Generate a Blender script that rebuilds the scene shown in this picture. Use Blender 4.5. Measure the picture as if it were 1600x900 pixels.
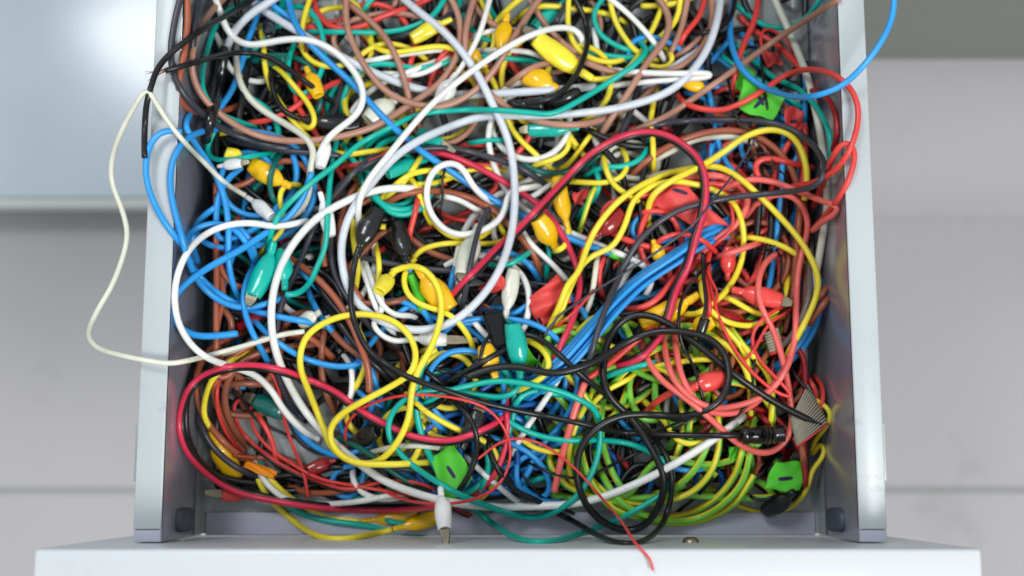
import bpy, math, random
import numpy as np
from mathutils import Vector
S = bpy.context.scene
COL = S.collection
for o in list(bpy.data.objects): bpy.data.objects.remove(o)
random.seed(7); RNG = np.random.default_rng(7)

# ------------------------------------------------------------------ camera, world, lamps, exposure
F = 2000.0                      # focal length in pixels of a 1600 px wide picture
TILT = math.radians(8.78)
RIM = 0.090                     # height of the drawer sides above the drawer bottom
CAM = np.array([0.001, 0.0, RIM + 0.6907])
cd = bpy.data.cameras.new('camera'); cam = bpy.data.objects.new('camera', cd); COL.objects.link(cam)
cam.location = CAM; cam.rotation_euler = (TILT, 0, 0)
cd.sensor_width = 36; cd.lens = 45; cd.clip_start = 0.02; cd.clip_end = 50
cd.dof.use_dof = True; cd.dof.focus_distance = 0.70; cd.dof.aperture_fstop = 4.5
S.camera = cam
w = bpy.data.worlds.new('World'); S.world = w; w.use_nodes = True
bg = w.node_tree.nodes['Background']; bg.inputs[0].default_value = (0.94, 0.97, 1.0, 1); bg.inputs[1].default_value = 0.57
def lamp(name, loc, aim, size, energy, color, sy=None):
    l = bpy.data.lights.new(name, 'AREA'); l.energy = energy; l.color = color; l.size = size
    if sy: l.shape = 'RECTANGLE'; l.size_y = sy
    o = bpy.data.objects.new(name, l); COL.objects.link(o); o.location = loc
    o.rotation_euler = (Vector(aim) - Vector(loc)).to_track_quat('-Z', 'Y').to_euler()
    return o
lamp('ceiling_lamp', (0.85, -0.66, 1.68), (0, 0.05, 0.05), 0.42, 27, (1.0, 0.985, 0.965), 0.8)
lamp('ceiling_lamp', (-0.62, 0.85, 1.75), (0, 0.05, 0.05), 0.35, 11, (0.93, 0.97, 1.0), 0.45)
S.view_settings.view_transform = 'Standard'; S.view_settings.look = 'None'
S.view_settings.gamma = 1; S.view_settings.exposure = 0.0

# ------------------------------------------------------------------ helpers
def at(px, py, z):
    """point of the place at height z that lies under a given spot of the photograph (arrays welcome)"""
    px = np.asarray(px, float); py = np.asarray(py, float); z = np.asarray(z, float)
    u = px - 800; v = -(py - 450)
    dy = F*math.sin(TILT) + v*math.cos(TILT); dz = -F*math.cos(TILT) + v*math.sin(TILT)
    s = (z - CAM[2]) / dz
    return np.stack([CAM[0] + u*s, CAM[1] + dy*s, z + 0*s], -1)
def mpp(z): return (CAM[2] - z) / F / 1.0      # metres per picture pixel at height z
def put(o, label=None, cat=None, group=None, kind=None):
    if label: o['label'] = label
    if cat: o['category'] = cat
    if group: o['group'] = group
    if kind: o['kind'] = kind
    return o
def empty(name, loc=(0,0,0)):
    o = bpy.data.objects.new(name, None); COL.objects.link(o); o.location = loc; o.empty_display_size = .01
    return o
def absloc(o):
    v = Vector(o.location)
    while o.parent: o = o.parent; v += Vector(o.location)
    return v
def mesh_obj(name, V, Fc, mat, parent=None, smooth=True, origin=None, mats=None, midx=None):
    """one mesh object from world-space vertices"""
    V = np.asarray(V, float)
    if origin is None: origin = V.mean(0)
    origin = np.asarray(origin, float)
    me = bpy.data.meshes.new(name); me.from_pydata((V - origin).tolist(), [], Fc)
    for m in (mats or [mat]): me.materials.append(m)
    if midx is not None: me.polygons.foreach_set('material_index', np.asarray(midx, dtype=np.int32))
    if smooth: me.polygons.foreach_set('use_smooth', [True]*len(me.polygons))
    me.update()
    o = bpy.data.objects.new(name, me); COL.objects.link(o)
    if parent is not None:
        o.parent = parent; o.location = Vector(origin) - absloc(parent)
    else: o.location = origin
    return o
class MB:
    def __init__(s): s.v = []; s.f = []
    def box(s, x0, x1, y0, y1, z0, z1, b=0.0):
        """box with chamfered edges"""
        n = len(s.v)
        if b <= 0:
            s.v += [(x,y,z) for z in (z0,z1) for y in (y0,y1) for x in (x0,x1)]
            s.f += [tuple(n+i for i in q) for q in ((0,2,3,1),(4,5,7,6),(0,1,5,4),(2,6,7,3),(0,4,6,2),(1,3,7,5))]
            return s
        import bmesh
        bm = bmesh.new(); bmesh.ops.create_cube(bm, size=1)
        for v in bm.verts: v.co = Vector(((x0+x1)/2+v.co.x*(x1-x0), (y0+y1)/2+v.co.y*(y1-y0), (z0+z1)/2+v.co.z*(z1-z0)))
        bmesh.ops.bevel(bm, geom=list(bm.edges), offset=b, segments=3, affect='EDGES', profile=.5)
        bm.verts.index_update()
        s.v += [tuple(v.co) for v in bm.verts]; s.f += [tuple(n+v.index for v in f.verts) for f in bm.faces]
        bm.free(); return s
    def build(s, name, mat, parent=None, smooth=False):
        o = mesh_obj(name, s.v, s.f, mat, parent, smooth)
        if smooth:
            try: o.data.set_sharp_from_angle(angle=math.radians(35))
            except Exception: pass
        return o
def lin(c):
    return tuple(((x/255)/12.92 if x/255 <= .04045 else (((x/255)+.055)/1.055)**2.4) for x in c)
def mat(name, rgb, rough=.4, metal=0., coat=0., var=.12, scale=60., bump=0., bscale=400., trans=0., grime=0.):
    m = bpy.data.materials.new(name); m.use_nodes = True
    nt = m.node_tree; N = nt.nodes; L = nt.links; p = N['Principled BSDF']
    c = lin(rgb)
    tc = N.new('ShaderNodeTexCoord')
    oi = N.new('ShaderNodeObjectInfo')
    nz = N.new('ShaderNodeTexNoise'); nz.inputs['Scale'].default_value = scale; nz.inputs['Detail'].default_value = 4
    ad = N.new('ShaderNodeVectorMath'); ad.operation = 'ADD'
    L.new(tc.outputs['Object'], ad.inputs[0]); L.new(oi.outputs['Random'], ad.inputs[1]); L.new(ad.outputs[0], nz.inputs['Vector'])
    rp = N.new('ShaderNodeMapRange'); rp.inputs[1].default_value = .3; rp.inputs[2].default_value = .7
    rp.inputs[3].default_value = 1-var; rp.inputs[4].default_value = 1+var*.6
    L.new(nz.outputs[0], rp.inputs[0])
    rr = N.new('ShaderNodeMapRange'); rr.inputs[3].default_value = 1-var; rr.inputs[4].default_value = 1.0
    L.new(oi.outputs['Random'], rr.inputs[0])
    mu = N.new('ShaderNodeMath'); mu.operation = 'MULTIPLY'; L.new(rp.outputs[0], mu.inputs[0]); L.new(rr.outputs[0], mu.inputs[1])
    sc = N.new('ShaderNodeVectorMath'); sc.operation = 'SCALE'; sc.inputs[0].default_value = c; L.new(mu.outputs[0], sc.inputs[3])
    last = sc.outputs[0]
    if grime > 0:
        g = N.new('ShaderNodeTexNoise'); g.inputs['Scale'].default_value = scale*4.3; g.inputs['Detail'].default_value = 6; g.inputs['Roughness'].default_value=.7
        L.new(ad.outputs[0], g.inputs['Vector'])
        gr = N.new('ShaderNodeMapRange'); gr.inputs[1].default_value = .60; gr.inputs[2].default_value = .72; gr.inputs[3].default_value = 0; gr.inputs[4].default_value = grime
        L.new(g.outputs[0], gr.inputs[0])
        mx = N.new('ShaderNodeMix'); mx.data_type = 'RGBA'; mx.inputs[7].default_value = (.10,.085,.07,1)
        L.new(gr.outputs[0], mx.inputs[0]); L.new(last, mx.inputs[6]); last = mx.outputs[2]
    L.new(last, p.inputs['Base Color'])
    rn = N.new('ShaderNodeMapRange'); rn.inputs[3].default_value = max(.03, rough-.08); rn.inputs[4].default_value = min(1, rough+.12)
    L.new(nz.outputs[0], rn.inputs[0]); L.new(rn.outputs[0], p.inputs['Roughness'])
    p.inputs['Metallic'].default_value = metal
    p.inputs['Coat Weight'].default_value = coat; p.inputs['Coat Roughness'].default_value = .15
    if trans > 0:
        p.inputs['Subsurface Weight'].default_value = trans; p.inputs['Subsurface Radius'].default_value = (.004,.004,.004)
        p.inputs['Subsurface Scale'].default_value = .5
    if bump > 0:
        bz = N.new('ShaderNodeTexNoise'); bz.inputs['Scale'].default_value = bscale; bz.inputs['Detail'].default_value = 3
        L.new(tc.outputs['Object'], bz.inputs['Vector'])
        b = N.new('ShaderNodeBump'); b.inputs['Strength'].default_value = bump; b.inputs['Distance'].default_value = .0006
        L.new(bz.outputs[0], b.inputs['Height']); L.new(b.outputs[0], p.inputs['Normal'])
    return m
CC = dict(yellow=(250,232,60), blue=(46,160,236), deepblue=(20,92,172), teal=(0,186,168), darkgreen=(4,104,94), red=(232,72,66),
          crimson=(218,48,80), pink=(243,112,104), thinred=(228,66,62), darkred=(150,24,30), brown=(146,86,62), tan=(182,134,114), copperbrown=(170,92,64),
          white=(244,246,243), cream=(226,227,210), grey=(214,222,231), charcoal=(60,62,72), black=(22,22,24), green=(128,210,70), taupe=(112,104,100),
          gold=(252,198,16))
DESC = dict(yellow='yellow', blue='bright blue', deepblue='deep blue', teal='teal green', darkgreen='dark green', red='red', crimson='crimson', pink='salmon red',
            thinred='thin red', darkred='dark red', brown='brown', tan='tan brown', copperbrown='reddish brown', white='white', cream='cream', grey='pale grey', charcoal='charcoal', black='black',
            green='green', taupe='taupe grey', earth='green and yellow striped')
M = {k: mat('pvc_'+k, v, rough=.32, var=.12, scale=55, bump=.12, bscale=900, grime=(.35 if k in ('white','cream','grey','yellow','tan') else .28)) for k, v in CC.items()}
B = {k: mat('boot_'+k, CC[k], rough=.2, coat=.35, var=.12, scale=90, bump=.25, bscale=260, grime=.1)
     for k in ('yellow','gold','teal','darkgreen','red','darkred','pink','black','white','cream','green')}
M_PAINT = mat('painted_steel', (184,193,196), rough=.3, coat=.15, var=.04, scale=14, bump=.12, bscale=1500, grime=.28)
M_PAINT_IN = mat('painted_steel_inside', (165,165,177), rough=.15, metal=.3, coat=.3, var=.06, scale=10, bump=.08, bscale=1500, grime=.15)
M_BOTTOM = mat('painted_steel_bottom', (170,178,178), rough=.3, coat=.2, var=.06, scale=12, bump=.08, bscale=1500, grime=.2)
M_FRONT = mat('white_lacquer', (204,210,215), rough=.35, coat=.2, var=.02, scale=6, bump=.08, bscale=1200, grime=.16)
M_LAVENDER = mat('lavender_grey', (184,186,202), rough=.5, var=.05)
M_PLUG = mat('grey_rubber', (74,82,96), rough=.45, var=.1)
M_STEEL = mat('nickel_steel', (150,143,122), rough=.36, metal=1., var=.15, scale=200)
M_COPPER = mat('copper', (190,110,76), rough=.35, metal=.9, var=.25, scale=300)
M_FLOOR = mat('grey_vinyl_floor', (190,188,190), rough=.6, var=.05, scale=3, bump=.1, bscale=80, grime=.12)
M_JOINT = mat('floor_joint', (165,166,166), rough=.7, var=.05)
M_CABTOP = mat('pale_glossy_panel', (200,215,226), rough=.2, coat=.5, var=.06, scale=5, bump=.12, bscale=14, grime=.06)
M_TRIM = mat('white_trim', (214,218,216), rough=.4, var=.03)
M_SHADE = mat('grey_green_shade', (134,140,132), rough=.5, var=.03, scale=3)  # dark tone in place of the shade at the upper right
M_CABFACE = mat('cabinet_steel', (104,108,106), rough=.45, var=.06, scale=4)
M_TAPEG = mat('green_tape', (84,206,48), rough=.5, var=.10, scale=40, bump=.5, bscale=220)
M_TAPER = mat('red_tape', (230,72,68), rough=.5, var=.10, scale=40, bump=.5, bscale=220)
M_TAPEO = mat('orange_tape', (250,150,20), rough=.5, var=.10, scale=40, bump=.5, bscale=220)
M_INK = mat('ink', (34,30,70), rough=.6, var=.1)
M_RIBBON = mat('grey_ribbon', (168,162,142), rough=.5, var=.12)

# ------------------------------------------------------------------ room, cabinet
def plane_at(py, z): return float(at(800, py, z)[1])
YF = plane_at(849, RIM)                 # back face of the drawer front
ROOMZ = -0.56
g = MB(); g.v = [(-6,-6,ROOMZ),(6,-6,ROOMZ),(6,6,ROOMZ),(-6,6,ROOMZ)]; g.f = [(0,1,2,3)]
put(g.build('floor', M_FLOOR), kind='structure')
yj = plane_at(767, ROOMZ)
g = MB().box(-3, 3, yj-.003, yj+.003, ROOMZ-.002, ROOMZ+.0015)
put(g.build('floor_joint', M_JOINT), kind='structure')
# drawer cabinet behind, the drawer slides out of its opening
YC = 0.372
cab = put(empty('cabinet', (0, YC, ROOMZ)), 'grey steel cabinet behind, out of which the wire drawer is pulled', 'cabinet')
MB().box(-.235, .235, YC, YC+.016, ROOMZ+.03, -.02, .001).build('lower_front', M_CABFACE, cab)
MB().box(-.235, .235, YC+.02, YC+.52, ROOMZ, ROOMZ+.03).build('plinth', M_CABFACE, cab)
MB().box(-.235, -.215, YC+.018, YC+.52, ROOMZ+.032, .125).build('side_panel', M_CABFACE, cab)
MB().box(.215, .235, YC+.018, YC+.52, ROOMZ+.032, .125).build('side_panel', M_CABFACE, cab)
MB().box(.236, 1.1, .415, .431, ROOMZ+.012, .125, .001).build('shade_panel', M_SHADE, cab)  # added panel, its dark colour stands in for shade on the floor
cv = []; cf = []
for k_ in range(13):                    # curve added so the floor grades softly into the shade tone
    t_ = math.pi/2*k_/12; cv += [(x_, .4145-.13+.13*math.sin(t_), ROOMZ+.001+.13-.13*math.cos(t_)) for x_ in (.24, 1.1)]
for k_ in range(12): cf.append((2*k_, 2*k_+1, 2*k_+3, 2*k_+2))
mesh_obj('shade_cove', cv, cf, M_FLOOR, cab)
MB().box(-.235, 1.1, YC-.004, YC+.52, .127, .147, .001).build('top_panel', M_FRONT, cab)  # unseen right half added as an overhang to shade the floor
# pale glossy unit on the left
zt = -.50; ye = plane_at(318, zt)
un = put(empty('side_unit', (-.35, ye+.2, ROOMZ)), 'low pale glossy unit standing left of the drawer, with a white front edge', 'cabinet')
MB().box(-1.2, -.21, ye+.006, ye+.9, zt-.02, zt, .002).build('top_panel', M_CABTOP, un, True)
MB().box(-1.2, -.21, ye-.003, ye+.005, zt-.022, zt+.002, .002).build('edge_trim', M_TRIM, un, True)
MB().box(-1.2, -.21, ye+.03, ye+.9, ROOMZ, zt-.0205).build('body', M_CABFACE, un)

# ------------------------------------------------------------------ the drawer
HO = .2002; FL = .0150; HI = HO - FL
YB = YC + .10                           # drawer box runs on into the cabinet
dr = put(empty('drawer', (0, YF, 0)), 'open pale grey steel drawer crammed with a tangle of coloured wires', 'drawer')
# bottom with a rounded turn-up at both sides
def bottom():
    V = []; Fc = []; R = .006; prof = []
    for k in range(7):
        a = math.pi/2*k/6; prof.append((-(HI-.0008) + R - R*math.cos(a), R - R*math.sin(a)))
    prof = [(-(HI-.0008), .02)] + prof; prof = prof + [(-x, z) for x, z in reversed(prof)]
    ys = [YF+.002, YB]
    for y in ys:
        for x, z in prof: V.append((x, y, z))
    n = len(prof)
    for i in range(n-1): Fc.append((i, i+1, n+i+1, n+i))
    o = mesh_obj('bottom_panel', V, Fc, M_BOTTOM, dr)
    return o
bottom()
MB().box(-HI+.003, HI-.003, YF+.001, float(at(800,800,.004)[1]), .0005, .0035, .0008).build('front_strip', M_LAVENDER, dr, True)  # lavender strip along the front of the bottom
for s in (-1, 1):
    a, b = sorted((s*HI, s*HO))
    # folded side: inner skin, top, outer skin
    MB().box(*sorted((s*HI, s*(HI+.0012))), YF+.0008, YB, 0, RIM-.0005).build('inner_wall', M_PAINT_IN, dr)
    MB().box(a, b, YF+.0072, YB, RIM-.003, RIM, .0009).build('top_flange', M_PAINT, dr, True)
    MB().box(*sorted((s*(HO-.0012), s*HO)), YF+.0008, YB, -.002, RIM-.004).build('outer_wall', M_PAINT, dr)
    MB().box(a+.0003, b-.0003, YF+.0006, YF+.0069, RIM-.0032, RIM-.0003, .0006).build('flange_end', M_LAVENDER, dr, True)  # lavender band at the front end of the flange
    MB().box(*sorted((s*HO, s*(HO+.0022))), plane_at(752,RIM), plane_at(660,RIM), RIM-.034, RIM-.004, .0006).build('slide_bracket', M_PAINT, dr, True)
    # rounded rubber plug on the inner wall
    pv = []; pf = []
    yc = float(at(800, 812, .045)[1]); zc = .045
    for k in range(4):
        rr = (1, 1, .86, .5)[k]; dx = (0, .0022, .0034, .0038)[k]
        for j in range(20):
            t = 2*math.pi*j/20; sx = math.copysign(abs(math.cos(t))**.6, math.cos(t)); sz = math.copysign(abs(math.sin(t))**.6, math.sin(t))
            pv.append((s*(HI-dx), yc+.0068*rr*sx, zc+.017*rr*sz))
    for k in range(3):
        for j in range(20): pf.append((k*20+j, k*20+(j+1)%20, k*20+20+(j+1)%20, k*20+20+j))
    pf.append(tuple(60+j for j in range(20)))
    mesh_obj('rubber_plug', pv, pf, M_PLUG, dr)
MB().box(-HI, HI, YB, YB+.0012, 0, RIM).build('back_wall', M_PAINT_IN, dr)
# broad front: top surface reaches past the lower edge of the picture
def front():
    # height where the inner top edge stands
    best = min(((abs(float(at(800,857,z)[1])-YF), z) for z in np.linspace(RIM, RIM+.08, 200)))[1]
    return best
ZT = front(); XF = float(at(1534, 857, ZT)[0]); XL = float(at(52, 857, ZT)[0])
MB().box(XL, XF, YF-.026, YF, -.03, ZT, .0022).build('front_panel', M_FRONT, dr, True)
# dome screw on the inside of the front
sx, sy, sz = at(1078, 846, .075)
sv = []; sf = []
for k, (rr, d) in enumerate(((.0045,0),(.0044,.001),(.0036,.0022),(.002,.0029))):
    for j in range(16): t = 2*math.pi*j/16; sv.append((sx+rr*math.cos(t), YF+d, .078+rr*math.sin(t)))
for k in range(3):
    for j in range(16): sf.append((k*16+j, k*16+(j+1)%16, k*16+16+(j+1)%16, k*16+16+j))
sf.append(tuple(48+j for j in range(16)))
mesh_obj('screw', sv, sf, M_STEEL, dr)

# ------------------------------------------------------------------ height field: how high things already lie under each spot
CS = 3.0; GX0, GY0 = 0.0, -200.0; GW, GH = int(1600/CS)+1, int(1110/CS)+1
gx = GX0 + np.arange(GW)*CS; gy = GY0 + np.arange(GH)*CS
PX, PY = np.meshgrid(gx, gy)
A0 = at(PX, PY, 0.0*PX); A1 = at(PX, PY, RIM + 0*PX)
HF = np.zeros_like(PX)
for sgn in (-1, 1):                    # where the line of sight meets a side wall
    x0 = A0[...,0]*sgn; x1 = A1[...,0]*sgn
    t = np.clip((x0 - HI) / np.maximum(x0 - x1, 1e-6), 0, 1)
    HF = np.maximum(HF, np.where(x0 > HI, t*RIM, 0))
    HF = np.where(x1 > HO, -.2, HF)
ZTg = ZT
AT = at(PX, PY, ZTg + 0*PX)
y0 = A0[...,1]; y1 = AT[...,1]
t = np.clip((YF - y0)/np.maximum(y0 - y1, 1e-6), 0, 1) if False else np.clip((YF - y0)/np.where(abs(y1-y0)<1e-6,1e-6,(y1-y0)), 0, 1)
HF = np.where(y0 < YF, np.maximum(HF, np.clip(t,0,1)*ZTg), HF)
DISCS = {}
def disc(rc):
    k = int(round(rc*2))
    if k not in DISCS:
        R = k/2; n = int(math.ceil(R)); ii, jj = np.mgrid[-n:n+1, -n:n+1]; d = np.hypot(ii, jj); m = d <= max(R, .6)
        DISCS[k] = (ii[m], jj[m], d[m])
    return DISCS[k]
def look(x, y, rpx):
    di, dj, _ = disc(max(rpx/CS*.75, .5))
    cx = np.rint((x-GX0)/CS).astype(int); cy = np.rint((y-GY0)/CS).astype(int)
    I = np.clip(cy[:,None]+di[None], 0, GH-1); J = np.clip(cx[:,None]+dj[None], 0, GW-1)
    return HF[I, J].max(1)
def stamp(x, y, z, rpx, rm):
    di, dj, d = disc(rpx/CS)
    cx = np.rint((x-GX0)/CS).astype(int); cy = np.rint((y-GY0)/CS).astype(int)
    I = np.clip(cy[:,None]+di[None], 0, GH-1); J = np.clip(cx[:,None]+dj[None], 0, GW-1)
    rm = np.broadcast_to(rm, x.shape)
    top = z[:,None] + np.sqrt(np.clip(1-(d[None]*CS/max(rpx,1e-3))**2, 0, 1))*rm[:,None]*.92
    np.maximum.at(HF, (I, J), top)
def gauss(a, sig):
    if sig <= 0 or len(a) < 3: return a
    n = int(3*sig)+1; k = np.exp(-.5*(np.arange(-n, n+1)/sig)**2); k /= k.sum()
    def f(c):
        p = np.concatenate([2*c[0]-c[1:n+1][::-1] if len(c) > n else np.full(n, c[0]), c, 2*c[-1]-c[-n-1:-1][::-1] if len(c) > n else np.full(n, c[-1])])
        return np.convolve(p, k, 'valid')
    return f(a) if a.ndim == 1 else np.stack([f(a[:,i]) for i in range(a.shape[1])], 1)
def gauss_flat(a, sig):
    n = int(3*sig)+1; k = np.exp(-.5*(np.arange(-n, n+1)/sig)**2); k /= k.sum()
    return np.convolve(np.concatenate([np.full(n, a[0]), a, np.full(n, a[-1])]), k, 'valid')
def rollmax(a, n):
    p = np.concatenate([np.full(n, a[0]), a, np.full(n, a[-1])])
    return np.lib.stride_tricks.sliding_window_view(p, 2*n+1).max(1)
def spline(P, step=5.0, sm=1.9):
    """centripetal Catmull-Rom through P (n,k), resampled evenly in the first two columns"""
    P = np.asarray(P, float)
    if len(P) == 2: P = np.array([P[0], (P[0]+P[1])/2, P[1]])
    Q = np.vstack([2*P[0]-P[1], P, 2*P[-1]-P[-2]]); out = []
    for i in range(1, len(Q)-2):
        p0, p1, p2, p3 = Q[i-1], Q[i], Q[i+1], Q[i+2]
        t0 = 0; t1 = t0+max(np.hypot(*(p1-p0)[:2])**.5, .1); t2 = t1+max(np.hypot(*(p2-p1)[:2])**.5, .1); t3 = t2+max(np.hypot(*(p3-p2)[:2])**.5, .1)
        n = max(4, int(np.hypot(*(p2-p1)[:2])/3))
        t = np.linspace(t1, t2, n, endpoint=False)[:,None]
        a1 = (t1-t)/(t1-t0)*p0+(t-t0)/(t1-t0)*p1; a2 = (t2-t)/(t2-t1)*p1+(t-t1)/(t2-t1)*p2; a3 = (t3-t)/(t3-t2)*p2+(t-t2)/(t3-t2)*p3
        b1 = (t2-t)/(t2-t0)*a1+(t-t0)/(t2-t0)*a2; b2 = (t3-t)/(t3-t1)*a2+(t-t1)/(t3-t1)*a3
        out.append((t2-t)/(t2-t1)*b1+(t-t1)/(t2-t1)*b2)
    out.append(P[-1:]); C = np.vstack(out)
    d = np.concatenate([[0], np.cumsum(np.hypot(*np.diff(C[:,:2], axis=0).T))])
    n = max(5, int(d[-1]/step)+1); s = np.linspace(0, d[-1], n)
    C = np.stack([np.interp(s, d, C[:,i]) for i in range(C.shape[1])], 1)
    e = C[[0,-1]].copy()
    if sm > 0 and len(C) > 12:
        C = gauss(C, sm); C[[0,-1]] = e
    return C
def drape(x, y, r, zmin=None, z0=None, z1=None, stiff=4.5, lift=0.0):
    """height of a wire's centre line, resting on whatever lies there"""
    rm = r*mpp(.05)
    need = look(x, y, r) + rm*.92
    need = np.maximum(need, rm)
    if zmin is not None: need = np.maximum(need, zmin)
    for it in range(2):
        z = gauss_flat(rollmax(need, 3), stiff)
        if z0 is not None:
            k = min(len(z), 12); wgt = (.5+.5*np.cos(np.linspace(0, math.pi, k))); z[:k] = z[:k]*(1-wgt)+z0*wgt
        if z1 is not None:
            k = min(len(z), 12); wgt = (.5+.5*np.cos(np.linspace(0, math.pi, k)))[::-1]; z[-k:] = z[-k:]*(1-wgt)+z1*wgt
        if it == 0:
            D = np.hypot(x[:,None]-x[None], y[:,None]-y[None]); n = len(x)
            ok = (D < 2.1*r) & ((np.arange(n)[:,None]-np.arange(n)[None]) > max(6, 4*r/5))
            over = np.where(ok, (z[None,:] + 2*rm*.95), -1).max(1)
            need = np.maximum(need, over)
    return z + lift
def frames(P):
    T = np.gradient(P, axis=0); T /= np.maximum(np.linalg.norm(T, axis=1), 1e-9)[:,None]
    n = np.cross(T[0], [0,0,1.0]); n /= max(np.linalg.norm(n), 1e-9); Ns = [n]
    for i in range(1, len(P)):
        n = Ns[-1] - T[i]*np.dot(Ns[-1], T[i]); n /= max(np.linalg.norm(n), 1e-9); Ns.append(n)
    Ns = np.array(Ns); return T, Ns, np.cross(T, Ns)
def tube_geo(P, R, sides=9, twist=0.0, caps=True):
    P = np.asarray(P, float); n = len(P); T, N, Bn = frames(P)
    R = np.broadcast_to(np.asarray(R, float), (n,))
    a = np.arange(sides)/sides*2*math.pi
    ang = a[None] + twist*np.arange(n)[:,None] + (RNG.uniform(-.9,.9) if twist else 0)
    V = P[:,None] + R[:,None,None]*(np.cos(ang)[...,None]*N[:,None] + np.sin(ang)[...,None]*Bn[:,None])
    V = V.reshape(-1, 3)
    i = np.arange(n-1)[:,None]*sides; j = np.arange(sides)[None]; j2 = (j+1) % sides
    Fc = np.stack([i+j, i+j2, i+sides+j2, i+sides+j], -1).reshape(-1, 4).tolist()
    if caps: Fc += [list(range(sides))[::-1], [ (n-1)*sides+k for k in range(sides)]]
    return V, Fc

# ------------------------------------------------------------------ builders for wires, clips, tape
def strands(p, d, name, parent, n=9, length=.009, spread=.14, m=None, r=.00018):
    """a brush of bare copper strands at a cut end"""
    V = []; Fc = []; d = np.asarray(d, float); d = d/max(np.linalg.norm(d), 1e-9)
    for k in range(n):
        o = RNG.normal(0, .0005, 3); dd = d + RNG.normal(0, spread, 3); b = RNG.normal(0, .12, 3)
        t = np.linspace(0, 1, 5)[:,None]*length*RNG.uniform(.6, 1.1)
        P = np.asarray(p) + o + dd*t + b*t*t/length
        v, f = tube_geo(P, r*np.linspace(1,.7,5), 4); b0 = len(V); V += v.tolist(); Fc += [[b0+i for i in q] for q in f]
    return mesh_obj(name, V, Fc, m or M_COPPER, parent, origin=p)
BOOT = [(0,.30),(.03,.36),(.10,.37),(.17,.40),(.21,.34),(.24,.45),(.32,.72),(.42,.92),(.55,1.0),(.70,.98),(.84,.88),(.95,.78),(1.0,.72)]
def clip_z(tail, nose, w, lift=0):
    n = 14; x = np.linspace(tail[0], nose[0], n); y = np.linspace(tail[1], nose[1], n)
    wm = w*mpp(.05)
    need = np.maximum(look(x, y, w*.6), 0) + wm*.62
    i = np.arange(n); A = np.stack([i, np.ones(n)], 1); c = np.linalg.lstsq(A, need, rcond=None)[0]
    z = A@c; z += max(0, (need - z).max())*.55
    return z[0]+lift, z[-1]+lift
def clip_mesh(tail, nose, w, col, jaw, z0, z1, parent, name='clip_boot', squash=.68, wrinkle=.05, top=None, label=None, cat=None):
    w = w*.93
    wm = w*mpp((z0+z1)/2)
    p0 = at(tail[0], tail[1], z0); p1 = at(nose[0], nose[1], z1); ax = p1-p0; Lm = np.linalg.norm(ax); ax /= Lm
    side = np.cross(ax, [0,0,1]); side /= np.linalg.norm(side); up = np.cross(side, ax)
    ns = 18; V = []; Fc = []
    s = [b[0] for b in BOOT]; rr = [b[1] for b in BOOT]
    st = np.unique(np.concatenate([np.linspace(0,1,22), s])); rad = np.interp(st, s, rr)
    # smooth the belly
    ph = RNG.uniform(0, 6, 4)
    bend = RNG.uniform(-.05, .05)
    for t, r in zip(st, rad):
        k = squash + (1-squash)*max(0, 1-t/.25)
        c = p0 + ax*Lm*t + side*bend*Lm*math.sin(math.pi*t)
        for j in range(ns):
            a = 2*math.pi*j/ns
            q = 1 + wrinkle*math.sin(3*a+ph[0]+5*t)*math.sin(7*t+ph[1]) + wrinkle*.5*math.sin(5*a+ph[2]+13*t)
            V.append(c + side*math.cos(a)*r*wm*q + up*math.sin(a)*r*wm*q*k)
    m = len(st)
    for i in range(m-1):
        for j in range(ns): Fc.append((i*ns+j, i*ns+(j+1)%ns, (i+1)*ns+(j+1)%ns, (i+1)*ns+j))
    # mouth rim turned inwards
    b = len(V); c = p1 - ax*Lm*.03
    for j in range(ns):
        a = 2*math.pi*j/ns; V.append(c + side*math.cos(a)*.62*wm + up*math.sin(a)*.62*wm*squash)
    for j in range(ns): Fc.append(((m-1)*ns+j, (m-1)*ns+(j+1)%ns, b+(j+1)%ns, b+j))
    Fc.append([b+j for j in range(ns)]); Fc.append([j for j in range(ns)][::-1])
    o = mesh_obj(name, V, Fc, B[col], parent, origin=p0)
    if label: put(o, label, cat)
    if jaw:
        jm = jaw*mpp(z1)
        for sg in (1, -1):
            V = []; Fc = []
            prof = [(-.25,.44,.52),(.0,.52,.50),(.35,.50,.40),(.7,.38,.26),(1.0,.24,.12)]
            for (t, hw, oz) in prof:
                for (a, bz) in ((-1,.0),(1,.0),(1,.10),(-1,.10)):
                    V.append(p1 + ax*jm*t + side*a*hw*wm + up*sg*(oz*.55+bz)*wm)
            for i in range(len(prof)-1):
                for j in range(4): Fc.append((i*4+j, i*4+(j+1)%4, i*4+4+(j+1)%4, i*4+4+j))
            Fc += [(0,1,2,3), tuple(len(V)-4+k for k in range(4))]
            for k in range(6):               # teeth along both edges
                for e in (-1, 1):
                    t = .35+.6*k/6; hw = np.interp(t, [0,.35,.7,1],[.52,.50,.38,.24]); b0 = len(V); oz = np.interp(t,[0,.35,.7,1],[.5,.4,.26,.12])*.55
                    base = p1 + ax*jm*t + side*e*hw*wm + up*sg*oz*wm
                    V += [base, base+ax*jm*.08, base+ax*jm*.04 - up*sg*.16*wm, base - side*e*.06*wm]
                    Fc += [(b0,b0+1,b0+2),(b0,b0+2,b0+3),(b0+1,b0+3,b0+2)]
            mesh_obj('jaw', V, Fc, M_STEEL, o, smooth=False, origin=p1)
    n = max(6, int(np.hypot(nose[0]-tail[0], nose[1]-tail[1])/4)); tt = np.linspace(0,1,n)
    for t in tt:
        r = np.interp(t, s, rr)
        stamp(np.array([tail[0]+(nose[0]-tail[0])*t]), np.array([tail[1]+(nose[1]-tail[1])*t]), np.array([z0+(z1-z0)*t]), max(2, r*w), r*wm*squash)
    return o

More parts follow.
